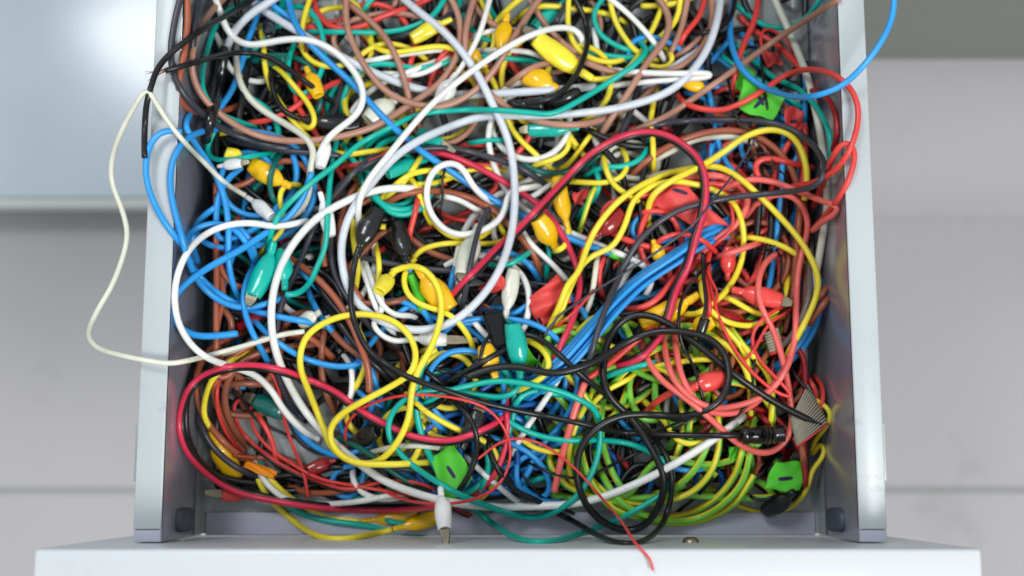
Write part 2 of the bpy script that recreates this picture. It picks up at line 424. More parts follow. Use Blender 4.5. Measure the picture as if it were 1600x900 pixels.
def parse(pts):
    P = []
    for tok in pts.split():
        q = [float(a) for a in tok.split(',')]
        P.append((q[0], q[1], q[2] if len(q) > 2 else 0.0))
    return P
def wire(c, r, pts, note, clips=(), twin=None, bare=(), dive=None, group=None, label=None, sides=9, lift=0, cat=None, raw=None, stiff=4.5, sm=1.9, sleeve=None, step=5.0):
    P = np.array(raw if raw is not None else parse(pts), float)
    if r >= 6: sm = 3.2; stiff = 7.0
    cable = r >= 6; r = r*.93
    C = spline(P, step, sm); x, y = C[:,0], C[:,1]
    if r >= 3:                              # a hand-bent wire is never perfectly even
        n = len(x); k = gauss(RNG.normal(0, 1, (n, 2)), 10)*1.5; f = np.minimum(1, np.minimum(np.arange(n), np.arange(n)[::-1])/8)[:,None]
        x = x + k[:,0]*f[:,0]; y = y + k[:,1]*f[:,0]
    zmin = C[:,2]/1000.0
    cz = {}
    for cl in clips: cz[cl['end']] = clip_z(cl['tail'], cl['nose'], cl['w'], lift+cl.get('lift',0))
    z = drape(x, y, r, zmin, cz[0][0] if 0 in cz else None, cz[1][0] if 1 in cz else None, stiff, lift)
    # loose ends slip back down between the neighbours
    for e in (0, 1):
        if e in cz or e in bare or (dive is not None and not dive[e]): continue
        if dive is None and any(q in note for q in ('cut', 'loose', 'draped', 'stub')): continue
        i = -e
        if zmin[i] > 0 or y[i] < 0: continue
        k = min(len(z)//3, 13); f = (np.linspace(0, 1, k)**1.6)*.013
        if e: z[-k:] -= f
        else: z[:k] -= f[::-1]
    z = np.maximum(z, np.where(look(x, y, 1) < -.1, -1, r*mpp(.05)))
    W = at(x, y, z); R = r*(CAM[2]-z)/F
    single = not (clips or twin or bare or sleeve)
    text = label or ('%s wire %s' % (DESC[c], note))
    category = cat or ('test lead' if clips else ('cable' if cable else 'wire'))
    nm = 'test_lead' if clips else ('twin_wire' if twin else ('cable' if cable else 'wire'))
    if single: root = None
    else: root = empty(nm, W[0]); put(root, text, category, group)
    if c == 'earth':
        V, Fc = tube_geo(W, R, 12, twist=.008)
        mi = [0 if (i % 12) in (9,10,11,0,1,2) else 1 for i in range((len(W)-1)*12)]+[0,0]
        o = mesh_obj(nm if single else 'insulation', V, Fc, None, root, origin=W[0], mats=[M['yellow'], M['green']], midx=mi)
    else:
        V, Fc = tube_geo(W, R, sides)
        o = mesh_obj(nm if single else 'insulation', V, Fc, M[c], root, origin=W[0])
    if single: put(o, text, category, group)
    stamp(x, y, z, r, R)
    if twin:                                # second conductor lies alongside
        tc, off = twin
        d = np.stack([np.gradient(x), np.gradient(y)], 1); d /= np.maximum(np.hypot(*d.T), 1e-6)[:,None]
        x2 = x - d[:,1]*off; y2 = y + d[:,0]*off; z2 = z - R*.5
        W2 = at(x2, y2, z2); V, Fc = tube_geo(W2, R*.95, sides)
        mesh_obj('insulation', V, Fc, M[tc], root, origin=W2[0]); stamp(x2, y2, z2, r, R)
    for e in bare:
        i, j = (0, 3) if e == 0 else (-1, -4)
        strands(W[i], W[i]-W[j], 'copper_strands', root)
    if sleeve:                              # (start index fraction, end fraction, colour material, extra radius)
        a, b, sm_, k = sleeve
        n = len(W); i0 = int(a*n); i1 = max(i0+3, int(b*n)); V, Fc = tube_geo(W[i0:i1], R[i0:i1]*k, 12)
        mesh_obj('sleeve', V, Fc, sm_, root, origin=W[i0])
    for cl in clips:
        z0, z1 = cz[cl['end']]
        clip_mesh(cl['tail'], cl['nose'], cl['w'], cl['col'], cl.get('jaw', 0), z0, z1, root)
    return root or o
def clip(col, tail, nose, w, label, jaw=0, lift=0, zz=None, squash=.68, wrinkle=.05, group=None):
    z0, z1 = zz or clip_z(tail, nose, w, lift)
    r = put(empty('crocodile_clip', at(tail[0], tail[1], z0)), label, 'clip', group)
    clip_mesh(tail, nose, w, col, jaw, z0, z1, r, squash=squash, wrinkle=wrinkle)
def tape(corners, m, label, marks=(), lift=0, curl=.0016, name='tape_flag', n=(18, 14), cup=0.0):
    """folded piece of tape: four picture corners, laid over the pile; marks = ink strokes in (s,t) of the flag"""
    Cn = np.array(corners, float)
    cx, cy = Cn.mean(0)
    s = np.linspace(0,1,n[0]); t = np.linspace(0,1,n[1]); Sg, Tg = np.meshgrid(s, t)
    def pos(s_, t_):
        e = .035*np.sin(5*s_+cx)*(t_*(1-t_))*4*(0); 
        a = Cn[0]*(1-s_)[...,None]*(1-t_)[...,None] + Cn[1]*s_[...,None]*(1-t_)[...,None] + Cn[2]*s_[...,None]*t_[...,None] + Cn[3]*(1-s_)[...,None]*t_[...,None]
        w_ = 2.2*np.sin(7*s_+cx*.1)*((t_<.5)*-1+(t_>=.5)*1)*np.abs(2*t_-1)**4
        a = a.copy(); a[...,1] += w_; a[...,0] += 2.0*np.sin(6*t_+cy*.1)*np.abs(2*s_-1)**4*np.sign(s_-.5)
        return a
    q = pos(Sg, Tg); rad = max(np.ptp(Cn[:,0]), np.ptp(Cn[:,1]))*.3
    base = np.percentile(look(q[...,0].ravel(), q[...,1].ravel(), 4), 80) + .0012 + lift
    ph = RNG.uniform(0, 6, 3)
    def zz(s_, t_): return base + curl*(np.sin(3.3*s_+ph[0])*np.cos(2.7*t_+ph[1]) + .45*np.sin(9*s_+5*t_+ph[2])) + cup*(2*s_-1)**2 + .004*(s_-.5)*math.cos(ph[0]) + .004*(t_-.5)*math.sin(ph[1])
    Z = zz(Sg, Tg); top = at(q[...,0], q[...,1], Z); H = n[0]; K = n[1]
    V = np.concatenate([top.reshape(-1,3), at(q[...,0], q[...,1], Z-.0005).reshape(-1,3)]); Fc = []; N0 = H*K
    for j in range(K-1):
        for i in range(H-1):
            a = j*H+i; Fc += [(a, a+1, a+H+1, a+H), (N0+a, N0+a+H, N0+a+H+1, N0+a+1)]
    rim = [i for i in range(H)] + [j*H+H-1 for j in range(1,K)] + [(K-1)*H+i for i in range(H-2,-1,-1)] + [j*H for j in range(K-2,0,-1)]
    for a, b in zip(rim, rim[1:]+rim[:1]): Fc.append((a, N0+a, N0+b, b))
    root = put(empty(name, top.reshape(-1,3)[0]), label, 'tape')
    mesh_obj('tape_sheet', V, Fc, m, root, origin=top.reshape(-1,3)[0])
    for mk in marks:
        mk = np.array(mk, float); tt = np.linspace(0,1,12); ms = np.interp(tt, np.linspace(0,1,len(mk)), mk[:,0]); mt = np.interp(tt, np.linspace(0,1,len(mk)), mk[:,1])
        p = pos(ms, mt); hw = 3.0*mpp(.06)*np.clip(np.sin(np.linspace(.5,2.7,12))*1.25, .4, 1)
        P = at(p[:,0], p[:,1], zz(ms, mt)+.0003); T, N, Bn = frames(P)
        sd = np.cross(T, [0,0,1.0]); sd /= np.linalg.norm(sd, axis=1)[:,None]
        V = np.concatenate([P+sd*hw[:,None], P-sd*hw[:,None], P+sd*hw[:,None]-[0,0,.0004], P-sd*hw[:,None]-[0,0,.0004]]); k = 12
        Fc = [(i, i+1, k+i+1, k+i) for i in range(k-1)]+[(i, 2*k+i, 2*k+i+1, i+1) for i in range(k-1)]+[(k+i, k+i+1, 3*k+i+1, 3*k+i) for i in range(k-1)]
        mesh_obj('ink_mark', V, Fc, M_INK, root, smooth=False)
    stamp(q[...,0].ravel(), q[...,1].ravel(), Z.ravel(), 4, .0005)
    return root
def barrel(pts, radii, m, label, name, cat, ribs=0, lift=0, hollow=False, parent=None, group=None, mouth=None):
    """a turned sleeve or plug along picture points"""
    P = np.array(parse(pts)); C = spline(P, 3.0, 0); x, y = C[:,0], C[:,1]
    n = len(x); t = np.linspace(0, 1, n); rp = np.interp(t, np.linspace(0,1,len(radii)), radii)
    if ribs: rp = rp*(1+.09*np.sign(np.sin(t*ribs*2*math.pi)))
    need = look(x, y, max(radii)*.8) + max(radii)*mpp(.05)*.9
    z = np.maximum(gauss_flat(need, 6), C[:,2]/1000) + lift
    W = at(x, y, z); R = rp*(CAM[2]-z)/F
    V, Fc = tube_geo(W, R, 18)
    o = mesh_obj(name, V, Fc, m, parent, origin=W[0])
    if parent is None: put(o, label, cat, group)
    stamp(x, y, z, max(radii), R)
    return o, W, R, z

def buried(specs):
    """the lower wires of the pile that nobody could pick out one by one: one joined mesh"""
    V = []; Fc = []; mi = []; names = []
    for (c, r, raw) in specs:
        C = spline(np.array(raw, float), 6.0, 1.9); x, y = C[:,0], C[:,1]
        z = drape(x, y, r, None, stiff=4.5); Wp = at(x, y, z); R = r*(CAM[2]-z)/F
        S_ = 12 if c == 'earth' else 8
        v, f = tube_geo(Wp, R, S_, twist=(.01 if c == 'earth' else 0)); b0 = len(V); stamp(x, y, z, r, R)
        for m_ in (('yellow','green') if c == 'earth' else (c,)):
            if m_ not in names: names.append(m_)
        if c == 'earth': mi += [names.index('yellow') if (i % 12) in (9,10,11,0,1,2) else names.index('green') for i in range((len(Wp)-1)*12)]+[names.index('yellow')]*2
        else: mi += [names.index(c)]*len(f)
        V += v.tolist(); Fc += [[b0+i for i in q] for q in f]
    o = mesh_obj('buried_wires', V, Fc, None, mats=[M[k] for k in names], midx=mi, origin=(0,0,0))
    put(o, 'dense mass of many coloured wires lying under the others in the drawer', 'wires', kind='stuff')
ITEMS = []
def W(L, c, r, pts, note, **k): ITEMS.append((L, wire, (c, r, pts, note), k))
def K(L, *a, **k): ITEMS.append((L, clip, a, k))
def T(L, *a, **k): ITEMS.append((L, tape, a, k))
def CL(end, tail, nose, w, col, jaw=0, **k): return dict(end=end, tail=tail, nose=nose, w=w, col=col, jaw=jaw, **k)

# ------------------------------------------------------------------ wires buried deep in the pile (nothing in the picture tells them apart)
HOLES = [(455,640,72,56),(1003,690,52,40),(1075,250,48,34),(380,490,34,46),(1235,55,45,60)]
def filler(box, rng, length):
    x0, x1, y0, y1 = box; cx, cy = (x0+x1)/2, (y0+y1)/2
    x = rng.uniform(x0, x1); y = rng.uniform(y0, y1); a = rng.uniform(0, 2*math.pi); kap = rng.choice([-1,1])/rng.uniform(55,150); P = []
    base = kap; n = int(length/8)
    for i in range(n):
        P.append((x, y, 0.0))
        kap += (base-kap)*.05 + rng.normal(0, .0016)
        if rng.random() < .012: base = rng.choice([-1,1])/rng.uniform(50,170)
        a += kap*8
        ex = max(0, x0-x)-max(0, x-x1); ey = max(0, y0-y)-max(0, y-y1)
        for hx, hy, hw, hh in HOLES:
            d = math.hypot((x-hx)/hw, (y-hy)/hh)
            if d < 1.15: ex += (x-hx)/hw*45*(1.2-d); ey += (y-hy)/hh*45*(1.2-d)
        if ex or ey:
            ta = math.atan2(ey, ex); da = (ta-a+math.pi)%(2*math.pi)-math.pi
            a += max(-.28, min(.28, da*.02*math.hypot(ex, ey)**.8))
        x += math.cos(a)*8; y += math.sin(a)*8
        x = min(max(x, 338), 1258); y = min(y, 778)
    return P[::3]
FILL = [
 (78,'black',5.6,(340,1255,-60,760)), (14,'black',5.4,(340,620,200,600)), (14,'charcoal',5.6,(340,1000,100,650)),  # black wires, many added to stand in for deep shade in the gaps
 (3,'blue',5.2,(340,560,200,560)), (4,'copperbrown',5.2,(340,560,280,560)), (3,'teal',4.8,(340,620,200,560)), (2,'brown',5.6,(340,560,520,740)), (3,'brown',5.4,(560,860,380,620)),
 (6,'teal',5.2,(400,1000,-60,330)), (4,'teal',5.2,(560,1000,450,760)), (7,'yellow',5.0,(560,1080,-70,300)),
 (4,'yellow',5,(560,900,330,700)), (7,'white',5.2,(440,1000,-40,520)), (4,'red',5.2,(480,1000,60,500)),
 (6,'red',5.2,(960,1255,200,720)), (9,'black',4.6,(1000,1255,60,720)), (6,'copperbrown',4.8,(980,1255,180,600)),
 (7,'blue',4.8,(560,900,480,760)), (5,'blue',4.6,(1000,1255,60,620)), (10,'earth',5.2,(880,1200,520,775)),
 (8,'black',4.6,(600,1000,450,770)), (4,'tan',5.0,(540,1100,-60,220)), (2,'cream',5.2,(960,1255,180,700)),
 (4,'deepblue',4.6,(650,1100,560,760)), (4,'darkred',4.6,(1050,1255,560,740)),
]
frng = np.random.default_rng(11); LOW = []
for n_, c_, r_, box_ in FILL:
    for i_ in range(n_):
        LOW.append((frng.uniform(0, 1) - (.45 if c_ in ('black','charcoal') else 0), c_, r_, filler(box_, frng, frng.uniform(420, 980)*(1.15 if c_ in ('brown','blue','earth') else 1))))
LOW.sort(key=lambda q: q[0])
ITEMS.append((1, buried, ([q[1:] for q in LOW],), {}))

# ------------------------------------------------------------------ wires that can be followed in the photograph, deepest first
# --- upper left
W(5,'copperbrown',6,"291,-12 294,14 292,50 287,88 279,125 278,158 294,173 320,178 355,171 395,157",'running down the inside of the left wall at the top')
W(5,'charcoal',7,"312,-10 304,40 300,90 308,130 330,170 366,196 402,214",'hidden under the tan wire by the upper left wall')
W(5,'blue',5.6,"408,-10 402,25 388,60 377,100 364,138 343,170 322,190",'running steeply down beside the black shrink sleeve')
W(5,'blue',5.4,"412,-12 425,8 445,22 466,42 492,78 512,98",'short, slanting behind the top edge at the upper left')
W(5,'teal',5,"384,2 350,22 333,50 322,88 315,118 319,148 344,178 380,193 412,204",'bowing round the upper left corner of the pile')
W(5.1,'white',5,"335,50 345,70 352,95 370,118 405,128 440,120",'lying low behind the black shrink sleeve')
W(5.2,'black',6,"388,92 384,130 377,160 372,190 368,230",'short, upright between the two upper left white wires')
W(5.2,'red',5.2,"386,192 412,188 448,175 485,150 520,132 560,118",'crossing under the white loops at the upper left')
W(5.6,'darkgreen',5,"420,90 450,88 480,100 500,130 498,170 480,200",'curled under the upper left yellow loop')
W(6,'yellow',5,"406,38 412,75 413,100 420,130 440,165 462,195 482,217 520,245",'slanting down beside the black wire at the upper left')
W(6,'teal',5,"438,12 475,12 495,30 505,62 506,100 488,137 470,150 454,135 452,90 461,68",'hooked in a loop right of the upper left white bow')
W(6,'yellow',5,"487,-10 475,30 470,62 474,82 490,98 520,105 548,98 578,76 605,68 632,74 655,84 668,96",'winding from the top edge towards the middle')
W(4,'yellow',5,"474,42 500,18 542,11 580,10",'short, arching near the top edge at the upper left')
W(6,'black',5,"422,100 424,130 434,160 450,178 470,186",'curving beside the slender yellow loop at the upper left', clips=[CL(1,(472,186),(565,196),17,'black',0)])
W(6,'yellow',5,"332,211 372,205 410,207 450,220 475,245 488,275 492,305",'starting at the left wall below the black shrink sleeve')
W(6,'blue',5.6,"345,198 395,206 440,217 470,238 488,275 491,312 474,343 437,372 392,386 350,387 318,378 300,352",'making a wide arc over the left blue loops')
W(6.2,'teal',4.8,"345,180 335,205 322,235 330,248 362,250 400,243 438,239",'hooked against the upper left wall above the silver contact')
W(6.2,'charcoal',5.5,"350,215 400,228 450,236 520,242 565,250",'lying flat under the left end of the teal wire')
W(6.4,'darkgreen',5,"440,238 425,265 422,300 434,322 440,330",'hooked round the large yellow clip at the left')
W(6.4,'yellow',4.8,"470,290 448,287 438,303 440,325 446,350 430,372 405,395 392,425",'twisting behind the left teal wire')
W(6.8,'yellow',5,"413,94 434,106 462,137 486,170 492,195 482,205 471,196 462,180",'forming a slender loop left of the translucent boot')
W(6.8,'charcoal',6,"284,-10 270,50 266,88 272,120 288,150 318,180 355,205 400,222 440,232 482,232",'hugging the left wall and sweeping under the tan one')
W(6.9,'tan',6,"357,-10 325,22 306,57 299,92 301,120 315,150 340,175 375,200 412,215 462,221 525,215 587,198 640,164 686,132 712,95 720,55 715,20 700,-10",'sweeping in one great bow across the upper left')
W(7,'cream',6,"372,62 368,100 376,135 400,165 437,188 462,203 485,220 493,240 483,262 484,295 476,325 450,346",'dropping from the upper left bow to the blue loops')
W(7.6,'white',6,"333,-12 345,25 358,55 385,72 420,66 462,60 500,67 537,92 562,125 570,155 558,180 530,200 512,214 498,236 497,262",'making the large bow at the upper left')
W(9,'black',5.4,"404,-8 350,25 307,52 270,80 247,105,95 237,132,96 229,162,94 226,210,84 226,246,66",'draped over the left rim at the top', cat='cable')
W(9,'black',5,"258,111,98 300,100,88 345,86 385,82 420,90 460,115 500,145 521,161",'with a frayed copper end poking over the left rim', bare=(0,))
# --- upper middle
W(5.4,'red',5.5,"488,-10 498,22 520,43 562,43 600,25 650,8 682,-8",'hanging like a swag from the top edge')
W(5.4,'charcoal',6,"590,58 620,58 660,45 700,25 735,10",'lying behind the yellow boot near the top edge')
W(5.6,'teal',5,"470,50 530,50 600,50 640,43 675,25 700,-10",'running level under the top edge, left of the middle')
W(5.7,'teal',4.8,"565,20 580,0 595,-12",'short, slanting up to the top edge')
W(5.7,'red',5,"560,103 590,93 615,92 635,105 640,125",'arched, half hidden under two tan wires')
W(5.8,'teal',5,"532,180 538,150 552,122 580,102 612,100 650,107 690,100 718,92 750,87 825,95 872,102",'winding level below the pale grey cable')
W(5.8,'white',4.8,"540,100 575,95 612,88 655,82 695,78 720,84",'nearly level under the yellow waves at the top')
W(5.9,'white',4.8,"568,120 600,114 650,118 690,100 708,82",'low and wavy left of the white boot')
W(5.9,'white',5,"530,205 560,160 600,128 650,108 690,92",'slanting through behind the translucent boot')
W(6,'yellow',5,"571,52 585,73 612,82 650,77 690,72 712,78 742,92 762,113 774,135 790,180 810,215 840,242 868,270",'running in long waves from the upper left to the hanging yellow boot')
W(6,'yellow',4.8,"745,-10 760,20 772,45 773,70 762,90 756,100",'hooked beside the upright yellow boot')
W(6,'white',4.8,"730,62 750,52 790,45 825,50",'short, under the crossing of white and tan wires')
W(6,'white',5,"735,80 790,78 830,82 860,95 880,106",'level, running in under the big slanting yellow boot')
W(6.2,'tan',5.5,"733,-5 750,20 775,40 810,52 850,65 885,82 930,102 960,112",'slanting down under the big yellow boot')
W(6.2,'tan',5.5,"823,-10 840,20 862,50 895,80 930,95",'short, right of the tan diagonal at the top edge')
W(6.2,'tan',5.5,"785,140 810,120 830,106 850,100 890,98",'rising under the big slanting yellow boot')
W(6.3,'yellow',5,"800,38 815,22 842,10 890,13 950,22 992,42",'arching flat just below the top edge')
W(6.3,'charcoal',5,"860,45 880,15 892,-10",'short, behind the white arch at the top edge')
W(6.3,'charcoal',4.6,"970,-10 965,25 950,60 940,90",'dropping steeply among the upper yellow wires')
W(6.4,'yellow',5,"889,-10 887,40 897,70 917,88 945,96 975,92 1002,77",'bellying down round the black loop')
W(6.4,'teal',4.8,"948,-8 928,18 935,50 952,65 975,76 1010,84",'bent in a small bay at the top right of the middle')
W(6.4,'yellow',5,"951,-10 960,30 980,65 997,84 1030,95",'steep, feeding into the knot at the upper middle')
W(6.5,'yellow',5,"1042,-10 1028,28 1013,58 1000,72",'leftmost of two short slants above the knot')
W(6.6,'yellow',5,"1064,-10 1057,28 1040,50 1020,66",'rightmost of two short slants above the knot')
W(6.6,'yellow',4.8,"1035,70 1050,85 1053,98 1037,107 1012,100 990,90",'tiny loop right at the knot')
W(6.6,'yellow',5,"1028,132 1018,175 1020,225 1021,275",'standing upright right of the middle crossing', cat='wire')
W(6.3,'red',5,"1103,-10 1092,27 1070,52 1057,82",'slanting down to the upper grey cable bend')
W(6.2,'tan',5.5,"1076,-10 1065,45 1047,85 1030,110",'short and steep between the yellow and red slants')
W(6.8,'grey',6.5,"1112,60 1085,85 1060,98 1040,118 1000,140",'short and thick under the tan bend at the upper right')
W(6.9,'tan',5.8,"1110,-10 1114,25 1107,57 1082,92 1050,110 995,117 950,111 912,96 872,80",'bending broadly beside the pale grey cable at the upper right')
W(6.7,'tan',5,"1143,0 1125,28 1098,55 1072,78 1045,95",'slim, rising to the upper right behind the black hook')
W(7,'tan',5.8,"742,-10 730,30 726,65 733,105 752,132 775,155 800,173 835,188 875,195 925,192 962,176 996,160 1026,132",'sagging through the middle crossing to the right')
W(7,'tan',5.8,"522,-10 545,8 575,30 605,62 622,95 632,125 638,152 643,180",'falling from the top edge to the translucent boot')
W(7.1,'tan',5.8,"849,-10 812,45 782,95 755,130 720,156 690,167 660,165 630,157 600,140 582,120 565,95 550,65 543,40 541,-10",'hanging in a deep U from the top edge')
W(6.85,'grey',7.2,"383,-10 410,15 450,40 500,70 550,97 600,120 650,138 700,147 750,147 825,143 875,139 930,134",'crossing the whole upper left, the lower and straighter one')
W(8.15,'grey',7.2,"445,-12 405,12 374,37 358,62 351,84",'short and thick, bending into the black shrink sleeve at the upper left')
W(6.95,'white',5.2,"932,139 985,131 1040,125 1090,122 1112,119 1116,116 1100,114 1050,115 1000,113 940,109",'pinched flat into a narrow hairpin at the upper right')
W(8.32,'grey',7,"1126,-10 1122,25 1107,75 1082,112 1050,141 1012,157 960,170 900,177 850,180 800,180 750,182 700,199 650,222 612,250 582,285 555,318 538,355 532,390 536,425 548,460 580,492 618,511 655,516 700,507 740,477 772,437 792,392 802,345 804,290 797,230 785,195 768,160 752,125 733,95 712,68 688,44 650,15 622,-10",'thickest of all, circling the whole middle of the pile')
W(7.0,'white',5,"768,-10 750,50 733,85 714,116",'dropping steeply into a white boot', clips=[CL(1,(714,114),(687,170),17,'white')])
W(8.33,'teal',5.2,"417,390 432,342 475,295 525,257 562,225 600,205 650,181 712,172 775,172 830,176 862,178 900,160 950,130 990,103 1008,86 1014,76 996,64 1000,48",'snaking from the left clips to the knot at the upper middle')
W(8.34,'white',5.6,"560,378 558,340 562,308 580,275 605,245 625,220 652,188 680,158 725,120 775,85 825,57 862,45 895,45 910,58 911,78",'rising straight across the middle crossing and arching over the big yellow boot')
W(7.6,'white',5,"943,-10 975,15 1002,42 1025,70 1041,100",'slanting down to the knot from the top edge')
W(7.7,'tan',6,"933,222 955,185 982,145 1012,95 1035,70 1047,45 1045,18 1022,-10",'bent round the knot and ending above the crimson arc')
W(8,'tan',5.6,"1312,-3,96 1250,37 1190,78 1125,125 1075,160 1040,182 970,212",'straight as a rod, coming over the right rim at the top', cat='wire')
W(8.2,'black',5,"893,-10 912,25 919,57 912,92 895,125 870,148 837,160 795,161",'making a round bow into the ribbed strain relief')
# --- upper right
W(4.8,'cream',6,"1000,262 1048,238 1088,217 1137,214 1175,222 1200,240",'arching low, just below the brown one, at the right')
W(4.9,'copperbrown',6,"977,285 1012,250 1062,220 1125,204 1175,209 1215,235 1240,270 1250,320 1243,375 1240,430 1232,470 1218,512",'arching low behind the yellow arc and down the right side')
W(5,'teal',4.8,"1148,5 1180,33 1205,43 1235,40 1265,22 1285,-8",'sagging below the top edge at the right wall')
W(5,'red',5.5,"1155,25 1180,50 1215,70 1240,95 1262,120 1275,150",'sloping under the tan rod at the upper right')
W(5.1,'blue',5,"1152,45 1170,65 1185,85 1190,110",'short, beside the red one behind the green flag')
W(5.2,'blue',4.6,"1102,225 1098,248 1095,262",'leftmost of two short upright ones in the right hollow')
W(5.2,'blue',4.6,"1112,224 1110,246 1106,262",'rightmost of two short upright ones in the right hollow')
W(5.3,'blue',5,"1225,205 1222,260 1218,320 1212,380 1205,430 1195,480",'running down behind the thin black ones at the right', cat='wire')
W(5.4,'darkred',5.5,"1262,140 1290,150 1304,175 1308,205 1300,240",'curving by the right wall behind the cream one')
W(6,'cream',6.5,"1206,-12 1225,30 1242,70 1260,115 1270,155 1280,200 1287,250 1293,320 1285,370 1276,420 1262,480 1248,540",'falling the length of the right wall')
W(6,'red',4.6,"1112,148 1140,135 1165,148 1180,160",'tucked under the green flag with the cross')
W(6.4,'teal',4.8,"1112,75 1140,97 1165,115 1195,130 1225,150 1255,170",'running low behind the green flag with the cross')
W(6.5,'teal',5,"1147,67 1180,95 1210,122 1245,137 1272,162 1290,192 1299,222 1296,252",'swinging down by the right wall beside the cream one')
W(7.2,'red',5.4,"1186,-10 1180,30 1165,62 1152,98 1147,122 1144,155",'falling from the top edge to the green flag with the cross')
W(7.6,'black',2.4,"1160,80 1172,70 1186,74 1190,100 1194,140 1200,175 1195,200",'slim, drooping across the green flag with the cross')
W(7.7,'thinred',3,"1210,120 1198,100 1190,75 1189,48 1196,43 1214,51 1234,70 1244,98",'bent like a leaf above the green flag with the cross')
W(8,'red',5.2,"1050,135 1060,152 1078,166 1100,171 1130,172 1165,158 1200,136 1230,116 1262,108 1295,113,92 1322,130,95 1338,155,96 1341,185,95 1335,215,93 1322,245,88 1300,270 1275,284 1238,291",'swinging out over the right rim and back')
W(8.1,'blue',5.4,"1148,-12 1143,22 1141,57 1152,97 1175,125 1220,148 1262,152,92 1315,134,98 1352,100,108 1382,57,112 1396,20,112 1397,-14,112",'looping out beyond the right rim at the top')
W(8.2,'black',2.6,"1136,118 1143,150 1152,185 1160,205 1180,180 1172,162",'thin, trailing over the tan rod at the upper right')
W(8.2,'black',5,"1149,-10 1142,27 1120,47 1092,52 1072,47",'hooked round at the top edge on the right')
W(6.9,'black',2.4,"1138,237 1150,255 1175,268 1205,280 1230,320 1222,360 1215,383 1190,390 1163,365",'thin, looping between the yellow arcs at the right')
W(8.0,'black',2.2,"1172,195 1170,232 1165,265 1168,248 1178,240 1205,241 1208,262 1206,236 1194,212",'thin, knotted above the right yellow arc')
W(7.0,'black',2.2,"1165,250 1200,256 1228,275 1238,310 1236,350",'thin, running level then down at the right hollow')
# --- right
W(5.5,'blue',6,"1287,430 1285,470 1270,520 1245,556 1212,580",'outermost of the two that curve along the right wall')
W(5.6,'blue',6,"1276,440 1272,485 1255,530 1228,560 1200,578",'inner of the two that curve along the right wall')
W(5.6,'copperbrown',5.5,"1296,462 1284,480 1270,497 1261,515",'lower of a short pair by the right wall')
W(5.7,'copperbrown',5.5,"1294,445 1278,470 1264,485 1252,500",'upper of a short pair by the right wall')
W(5.8,'black',6,"1190,215 1188,270 1186,330 1180,390 1170,430",'standing thick and upright in the right hollow')
W(5.8,'black',6,"1205,300 1205,360 1196,410 1180,450",'thick, right of its twin in the right hollow')
W(6.2,'red',5.5,"1183,258 1178,272 1190,285 1178,262 1185,250 1215,250 1245,260 1270,262",'small stiff hook at the right hollow')
W(6.3,'copperbrown',5.5,"1250,300 1247,350 1243,410 1238,470 1225,520",'straight, beside the salmon one on the right')
W(6.5,'taupe',6,"1266,325 1266,425 1265,462 1250,507 1225,540 1193,557",'bending down and left beside the yellow arc')
W(6.7,'yellow',5,"1138,373 1175,371 1225,385 1248,400 1260,412",'nearly level, ending at the right yellow arc')
W(6.8,'yellow',5,"1108,459 1140,467 1175,487 1212,496 1242,492",'level, behind the shiny red boot')
W(7,'pink',5.5,"1160,345 1178,322 1200,307 1232,304 1254,322 1262,350 1254,390 1247,425 1244,480 1241,535 1226,575 1200,610 1165,640 1133,646 1100,640 1080,617 1064,585 1056,545 1052,500",'ringing the lower right of the pile')
W(7.3,'pink',6,"1062,284 1095,274 1128,274 1160,291 1171,303 1169,322 1150,352 1110,380 1088,408 1080,425",'hooked sharply back across the blue bundle')
W(7.3,'red',5,"945,470 935,445 938,415 947,395",'short bend beside the two cream uprights')
W(7.35,'red',5.5,"962,480 995,482 1025,468 1052,435 1070,405",'curving up under the blue bundle')
W(7.4,'red',5.2,"1272,357 1298,327 1324,285,86 1335,245,93 1331,226,95 1317,222,95 1302,242,92 1290,275 1280,300 1268,326",'narrow loop leaning on the right rim')
W(7.5,'pink',5.4,"1112,310 1140,290 1175,280 1212,285 1250,300 1287,315 1313,324,88 1305,334,84 1285,345 1270,360",'reaching out to a tight bend near the right wall')
W(7.5,'yellow',5.2,"868,520 880,480 893,445 908,415 928,398 955,387 975,355 990,312 1007,297 1040,284 1075,286 1112,296 1145,315 1160,350 1162,387 1153,425 1130,460 1108,477 1085,492 1062,488",'inner arc round the big red flag')
W(7.7,'yellow',5.4,"856,515 868,490 880,462 888,442 903,428 914,395 930,360 955,326 985,300 1030,276 1082,262 1120,260 1150,274 1180,300 1215,335 1250,375 1269,407 1279,437 1274,467 1258,502 1240,534 1228,558",'longest arc, sweeping from the middle round the right side')
W(7.6,'thinred',3,"900,414 920,370 950,328 990,295 1025,277 1082,267",'paired with black, running along the inner yellow arc', twin=('black',5), cat='cable')
W(7.8,'yellow',5.6,"1014,358 1012,328 1020,306 1050,283 1092,262 1130,238 1165,213 1207,202 1237,212 1253,237 1260,270 1257,312",'arching high over the right hollow')
W(7.1,'yellow',5,"1095,412 1097,462 1117,492 1150,507 1185,507 1212,488 1229,452 1232,420",'hanging in a cup below the shiny red boot')
W(8.1,'charcoal',5.4,"985,208 1020,196 1060,190 1110,188 1165,188 1212,193 1245,206 1267,222 1284,244 1290,267 1280,287 1250,297 1200,303 1125,312 1062,328 1025,350 1000,375 980,405 962,445 945,485 932,525 921,562 911,595",'swinging round the upper right and down through the middle')
W(8.15,'thinred',3,"1135,308 1146,335 1140,365 1118,380 1105,400",'small thin bend left of the long yellow arc')
W(8.6,'charcoal',2.2,"1182,215 1150,267 1112,315 1087,347 1050,377 1000,411 950,442 907,470 872,495 850,525",'thin, cutting diagonally over the blue bundle')
W(7.6,'red',4.6,"1013,392 1037,371 1070,366 1098,376 1120,395",'low arch below the big red flag')
